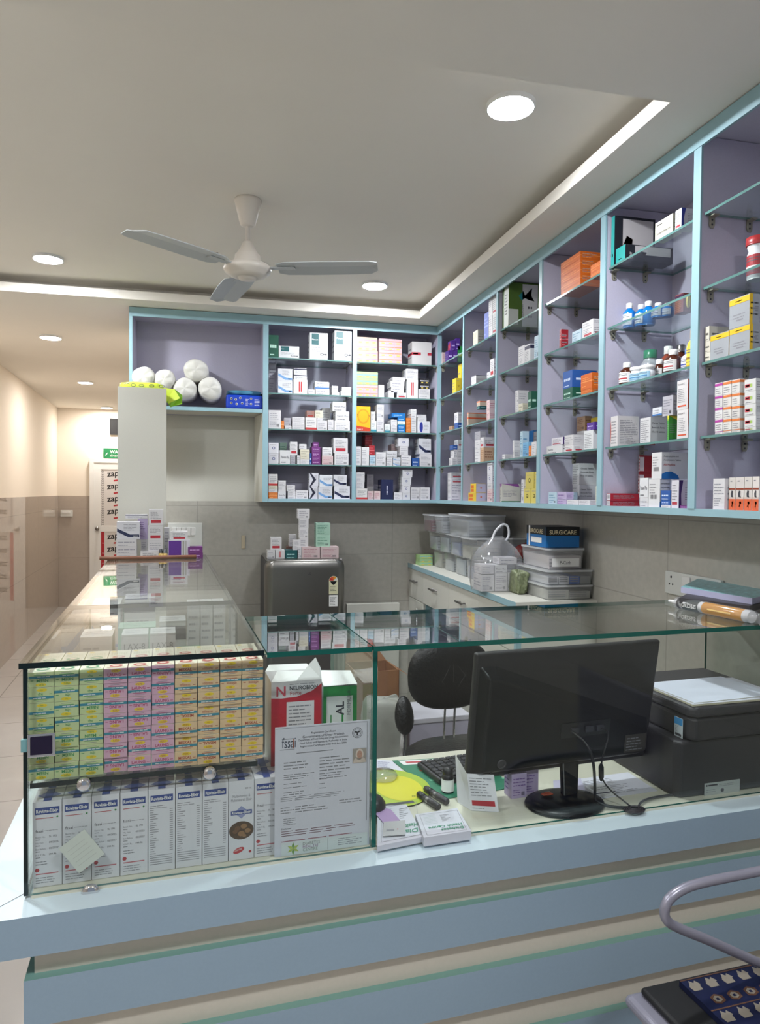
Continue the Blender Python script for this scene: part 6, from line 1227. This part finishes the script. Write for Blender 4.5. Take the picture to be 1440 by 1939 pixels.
rows = [(1.285, 3.98), (1.285, 3.77), (1.28, 3.56), (1.275, 3.36)]
cols3 = [['a8a89c', 'b8b4b0'], ['b0b8bc', '909cac'], ['a4b0b8', 'c4c4c4'], ['8c98b4', 'b4bcc8']]
nm = ('farthest', 'third nearest', 'second nearest', 'nearest')
for lvl in range(2):
    for i, (x, y) in enumerate(rows):
        zt_ = tub('clear tub of small packs, %s one in the %s row beside the wall' % (nm[i], ('bottom', 'second')[lvl]), x-.03*lvl, y, .17, .165, .108, zb1+lvl*.109, cols3[(i+lvl) % 4], i+lvl*5)
tub('clear tub with brown and silver strips, farthest on the top row', 1.215, 3.97, .15, .165, .10, zb1+.218, ['785058', 'b0b0b4'], 40); tub('clear tub on the top row between the strip tub and the large one', 1.225, 3.79, .14, .14, .10, zb1+.218, ['b0b4b8'], 41)
tub('largest clear tub, alone on top of the nearer stacks', 1.245, 3.42, .21, .32, .115, zb1+.218, ['a0a4a8'], 42, group=None)
tub('shallow tub behind the others against the right wall, lower', 1.455, 3.40, .09, .5, .108, zb1, ['8c9c9c'], 43); tub('shallow tub behind the others against the right wall, upper', 1.455, 3.36, .09, .5, .108, zb1+.109, ['5c6c8c'], 44)
tub('clear tub with dark blue packs behind the plastic bag', 1.28, 3.14, .11, .17, .13, zb1, ['34486c'], 45, group=None)
for i in range(3):
    p = zp(778, 1063, BZ); kz = carton(.085, .09, .021, 'gg', 50+i); tag(kz.build('medicine_box', None, (1.205, 4.16, zb1+i*.0215)), 'flat yellow green box at the far end of the bench, %s of three' % ('lowest', 'middle', 'uppermost')[i], 'medicine box')
# three tubs nearest with the glove box
x0, y0 = 1.333, 2.70
tub('wide shallow tub at the bottom of the nearest stack, under the others', x0, y0, .215, .33, .062, zb1, ['a8a8a0', 'b0b0a8'], 46); 
tub('wide shallow tub second from bottom, with white and blue boxes inside', x0, y0-.0, .215, .33, .062, zb1+.063, ['d0d0d4', 'd4d4d8', '2c60b8', '8c8c8c'], 47)
tub('smaller tub with white lettered box, under the blue glove carton', x0+.012, y0+.02, .17, .27, .088, zb1+.126, ['d0c8c8'], 48)
g = G(); g.box(0, .125, -.0006, .0, .01, .045, M_white); g.text('P-Carb', V3((0, -.001, 0)), EX, EZ, .062, .02, .014, M_ink2, .05, 'c'); tag(g.build('medicine_box', None, (x0+.03, y0+.018, zb1+.128)), 'white lettered box end showing at the front of the smaller tub', 'medicine box')
t = thing('glove_carton', 'blue and black surgical glove carton on top of the nearest tubs', 'carton', (x0+.012, y0+.04, zb1+.216), .0)
g = G(); gw, gd, gh = .155, .19, .088; BLg = mat('glove_blue', (24, 108, 176), rough=.35); g.box(0, gw, 0, gd, 0, gh, BLg, top=M_black); g.build('carton_body', t, bevel=.002)
g = G(); o_ = V3((0, -.0012, 0)); g.q(o_, EX, EZ, 0, gw, gh*.58, gh, M_black); g.text('*SURGICARE', o_-EY*.0004, EX, EZ, gw*.5, gh*.64, .018, col('d8cca8'), gw*.8, 'c')
o_ = V3((-.0012, gd, 0)); g.q(o_, -EY, EZ, 0, gd, gh*.6, gh, M_black); g.text('SURGICARE', o_-EX*.0004, -EY, EZ, gd*.5, gh*.66, .018, col('d8cca8'), gd*.7, 'c'); g.q(o_, -EY, EZ, gd*.25, gd*.8, gh*.2, gh*.45, M_white); g.q(o_-EX*.0003, -EY, EZ, gd*.12, gd*.2, 0, gh, col('d8d8dc')); g.build('carton_print', t)
# plastic carrier bag with boxes
cx_, cy_ = zp(945, 1118, BZ).x, 2.98
t = thing('carrier_bag', 'clear plastic carrier bag full of white medicine boxes with looped handle', 'bag', (cx_-.11, cy_, zb1))
def skin_bag():
    g = G(); n = 24; prof = [(0, .95), (.04, 1.02), (.1, 1.0), (.15, .95), (.19, .72), (.22, .45), (.245, .2)]
    r_ = random.Random(6)
    for z, f in prof:
        for j in range(n):
            a_ = 2*PI*j/n; ca, sa = math.cos(a_), math.sin(a_); k_ = f*(1+.05*(r_.random()-.5)); g.v.append((.11+.118*k_*math.copysign(abs(ca)**.6, ca)+.05*max(0, z-.15)/.1*0, .07+.085*k_*math.copysign(abs(sa)**.6, sa), z))
    for i in range(len(prof)-1):
        for j in range(n): p_, q_ = i*n+j, i*n+(j+1) % n; g.f.append((p_, q_, q_+n, p_+n)); g.m.append(g.mi(M_bag)); g.sm.append(True)
    return g
skin_bag().build('bag_film', t)
g = G(); g.tube(smooth([V3((.08, .07, .22)), V3((.1, .07, .27)), V3((.135, .07, .3)), V3((.16, .07, .29)), V3((.165, .07, .25)), V3((.15, .07, .225))], 5), .0055, mat('bag_handle_film', (206, 208, 212), rough=.25), 10); g.build('handle_loop', t)
k = 0
for (x, y, z, w, d, h) in ((.01, .01, .002, .062, .1, .075), (.076, .01, .002, .058, .1, .08), (.138, .01, .002, .07, .1, .045), (.138, .01, .049, .074, .1, .036), (.012, .015, .08, .06, .09, .04), (.076, .015, .084, .06, .09, .035), (.1, .02, .122, .085, .08, .03)):
    k += 1; c_ = carton(w, d, h, 'w' if k % 3 else 'wp', 300+k); tag(c_.build('medicine_box', None, (cx_-.11+x, cy_+y, zb1+z)), ('white box inside the carrier bag, lower left', 'white box inside the carrier bag, lower middle', 'white lettered box inside the carrier bag, lower right', 'white box inside the carrier bag, second up at right', 'white box inside the carrier bag, upper left', 'white lettered box inside the carrier bag, upper middle', 'white box lying highest inside the carrier bag')[k-1], 'medicine box')
lump('carrier_bag', 'green patterned plastic bag squeezed between carrier bag and nearest tubs', 'bag', (1.305, 2.925, zb1), (.05, .1, .10), mat('green_film_bag', (120, 128, 96), rough=.35, noise=.8, nscale=90, bump=1), 9, .3, exp=5)
lump('snack_packet', 'dark red packet with lime green spot behind the carrier bag', 'packet', (1.47, 3.16, zb1+.12), (.16, .12, .085), mat('dark_red_foil', (118, 28, 26), rough=.25, noise=.5, nscale=30), 10, .15, rz=.3)
lump('support_packet', 'pale crumpled packet beneath the dark red packet', 'packet', (1.47, 3.16, zb1), (.13, .1, .12), mat('grey_packet', (150, 152, 148), rough=.4), 14, .12, exp=4)
lump('green_sweet', 'bright lime green small packet lying on the dark red one', 'packet', tuple(xp(1003, 1057, 1.38)), (.05, .03, .022), mat('lime_packet', (110, 214, 50), rough=.3), 11, .1, rz=.4)
# ------------------------------------------------------------------ visitor chair in the foreground
M_tube = mat('silver_grey_enamel', (150, 148, 162), rough=.3, metal=.35)
vc = kthing('visitor_chair', 'silver tube visitor chair with black seat in the lower right corner', 'chair', 1.15, 1.0, FZ)
def VL(u, v, z): return V3((u-1.15, v-1.0, z-FZ))
g = G(); V_ = 1.12
pts = [VL(1.385, V_, .50), VL(1.405, V_, .62), VL(1.395, V_, .72), VL(1.345, V_, .752), VL(1.25, V_, .752), VL(1.1, V_, .750), VL(1.0, V_, .748), VL(.955, V_, .742), VL(.925, V_, .728), VL(.914, V_, .706), VL(.922, V_, .685), VL(.95, V_, .666), VL(1.02, V_, .63), VL(1.126, V_, .572), VL(1.3, V_, .478)]
g.tube(smooth(pts, 4), .0095, M_tube, 16); g.build('armrest', vc)
s0, s1 = uv(zp(1172, 1872, .505)), uv(zp(1440, 1838, .505))
su0, sv1 = .872, 1.185; g = G(); g.box(su0-1.15, su0+.5-1.15, sv1-.47-1.0, sv1-1.0, .405, .43, M_tube); g.build('seat_frame', vc, bevel=.02, seg=4)
g = G(); g.box(su0+.03-1.15, su0+.48-1.15, sv1-.44-1.0, sv1-.012-1.0, .43, .445, mat('black_seat_fabric', (14, 14, 16), rough=.6)); g.build('seat_pad', vc, bevel=.012, seg=4)
g = G(); g.box(su0+.515-1.15, su0+.535-1.15, sv1-.45-1.0, sv1-.02-1.0, .5, .82, M_tube); g.build('backrest', vc, bevel=.009, seg=3)
for v_ in (sv1-.38, sv1-.1): G().tube([VL(su0+.48, v_, FZ+.415), VL(su0+.525, v_, FZ+.43), VL(su0+.525, v_, FZ+.52)], .01, M_tube, 12).build('back_post', vc)
for u_, v_ in ((su0+.03, sv1-.04), (su0+.46, sv1-.04), (su0+.03, sv1-.43), (su0+.46, sv1-.43)): G().tube([VL(u_, v_, FZ+.405), VL(u_, v_, FZ)], .011, M_tube, 12).build('leg', vc)
t = kthing('cloth_bag', 'folded navy cloth with cream motifs lying on the black chair seat', 'cloth', su0+.105, sv1-.44, FZ+.446); M_navy = mat('navy_cloth', (20, 26, 58), rough=.35, noise=.5, nscale=40)
g = G(); cwid, cdep = .36, .405; g.prism([(.0+.0, cdep), (cwid, cdep), (cwid, 0), (.0, 0)], 0, .012, M_navy, 'z'); g.build('folded_cloth', t)
g = G(); o_ = V3((0, 0, .0124)); CR = mat('cream_motif', (132, 124, 112), rough=.5); BR = mat('brown_motif', (86, 58, 42), rough=.5)
for r in range(9):
    for c in range(9):
        x, y = .008+c*.039+(.015 if r % 2 else 0), cdep-.034-r*.042
        if x+.026 > cwid: continue
        if r % 2 == 0: g.poly(o_, EX, EY, [(x, y), (x+.02, y), (x+.022, y+.012), (x+.026, y+.014), (x+.02, y+.026), (x+.014, y+.02), (x+.008, y+.028), (x+.004, y+.02), (x-.002, y+.012)], CR)
        else:
            g.poly(o_, EX, EY, [(x, y+.004), (x+.012, y), (x+.026, y+.005), (x+.028, y+.018), (x+.015, y+.026), (x+.001, y+.02)], BR); g.poly(o_+EZ*.0004, EX, EY, [(x+.005, y+.007), (x+.013, y+.004), (x+.022, y+.009), (x+.02, y+.018), (x+.012, y+.021), (x+.004, y+.015)], CR); g.poly(o_+EZ*.0008, EX, EY, [(x+.009, y+.009), (x+.016, y+.009), (x+.015, y+.015), (x+.009, y+.014)], M_navy)
for r in range(5): g.q(o_+EZ*.0001, EX, EY, 0, cwid, cdep-.004-r*.084, cdep-.001-r*.084, BR)
g.build('motif_print', t)
# ------------------------------------------------------------------ daylight from the open shop front behind the viewer
wd = bpy.data.worlds.new('sky'); sc.world = wd; wd.use_nodes = True; wb = wd.node_tree.nodes['Background']; wb.inputs[0].default_value = (.72, .84, 1, 1); wb.inputs[1].default_value = .3
try:
    sc.cycles.transparent_max_bounces = 32; sc.cycles.max_bounces = 8; sc.cycles.diffuse_bounces = 4; sc.cycles.caustics_reflective = False; sc.cycles.caustics_refractive = False; sc.cycles.sample_clamp_indirect = 6
except Exception: pass
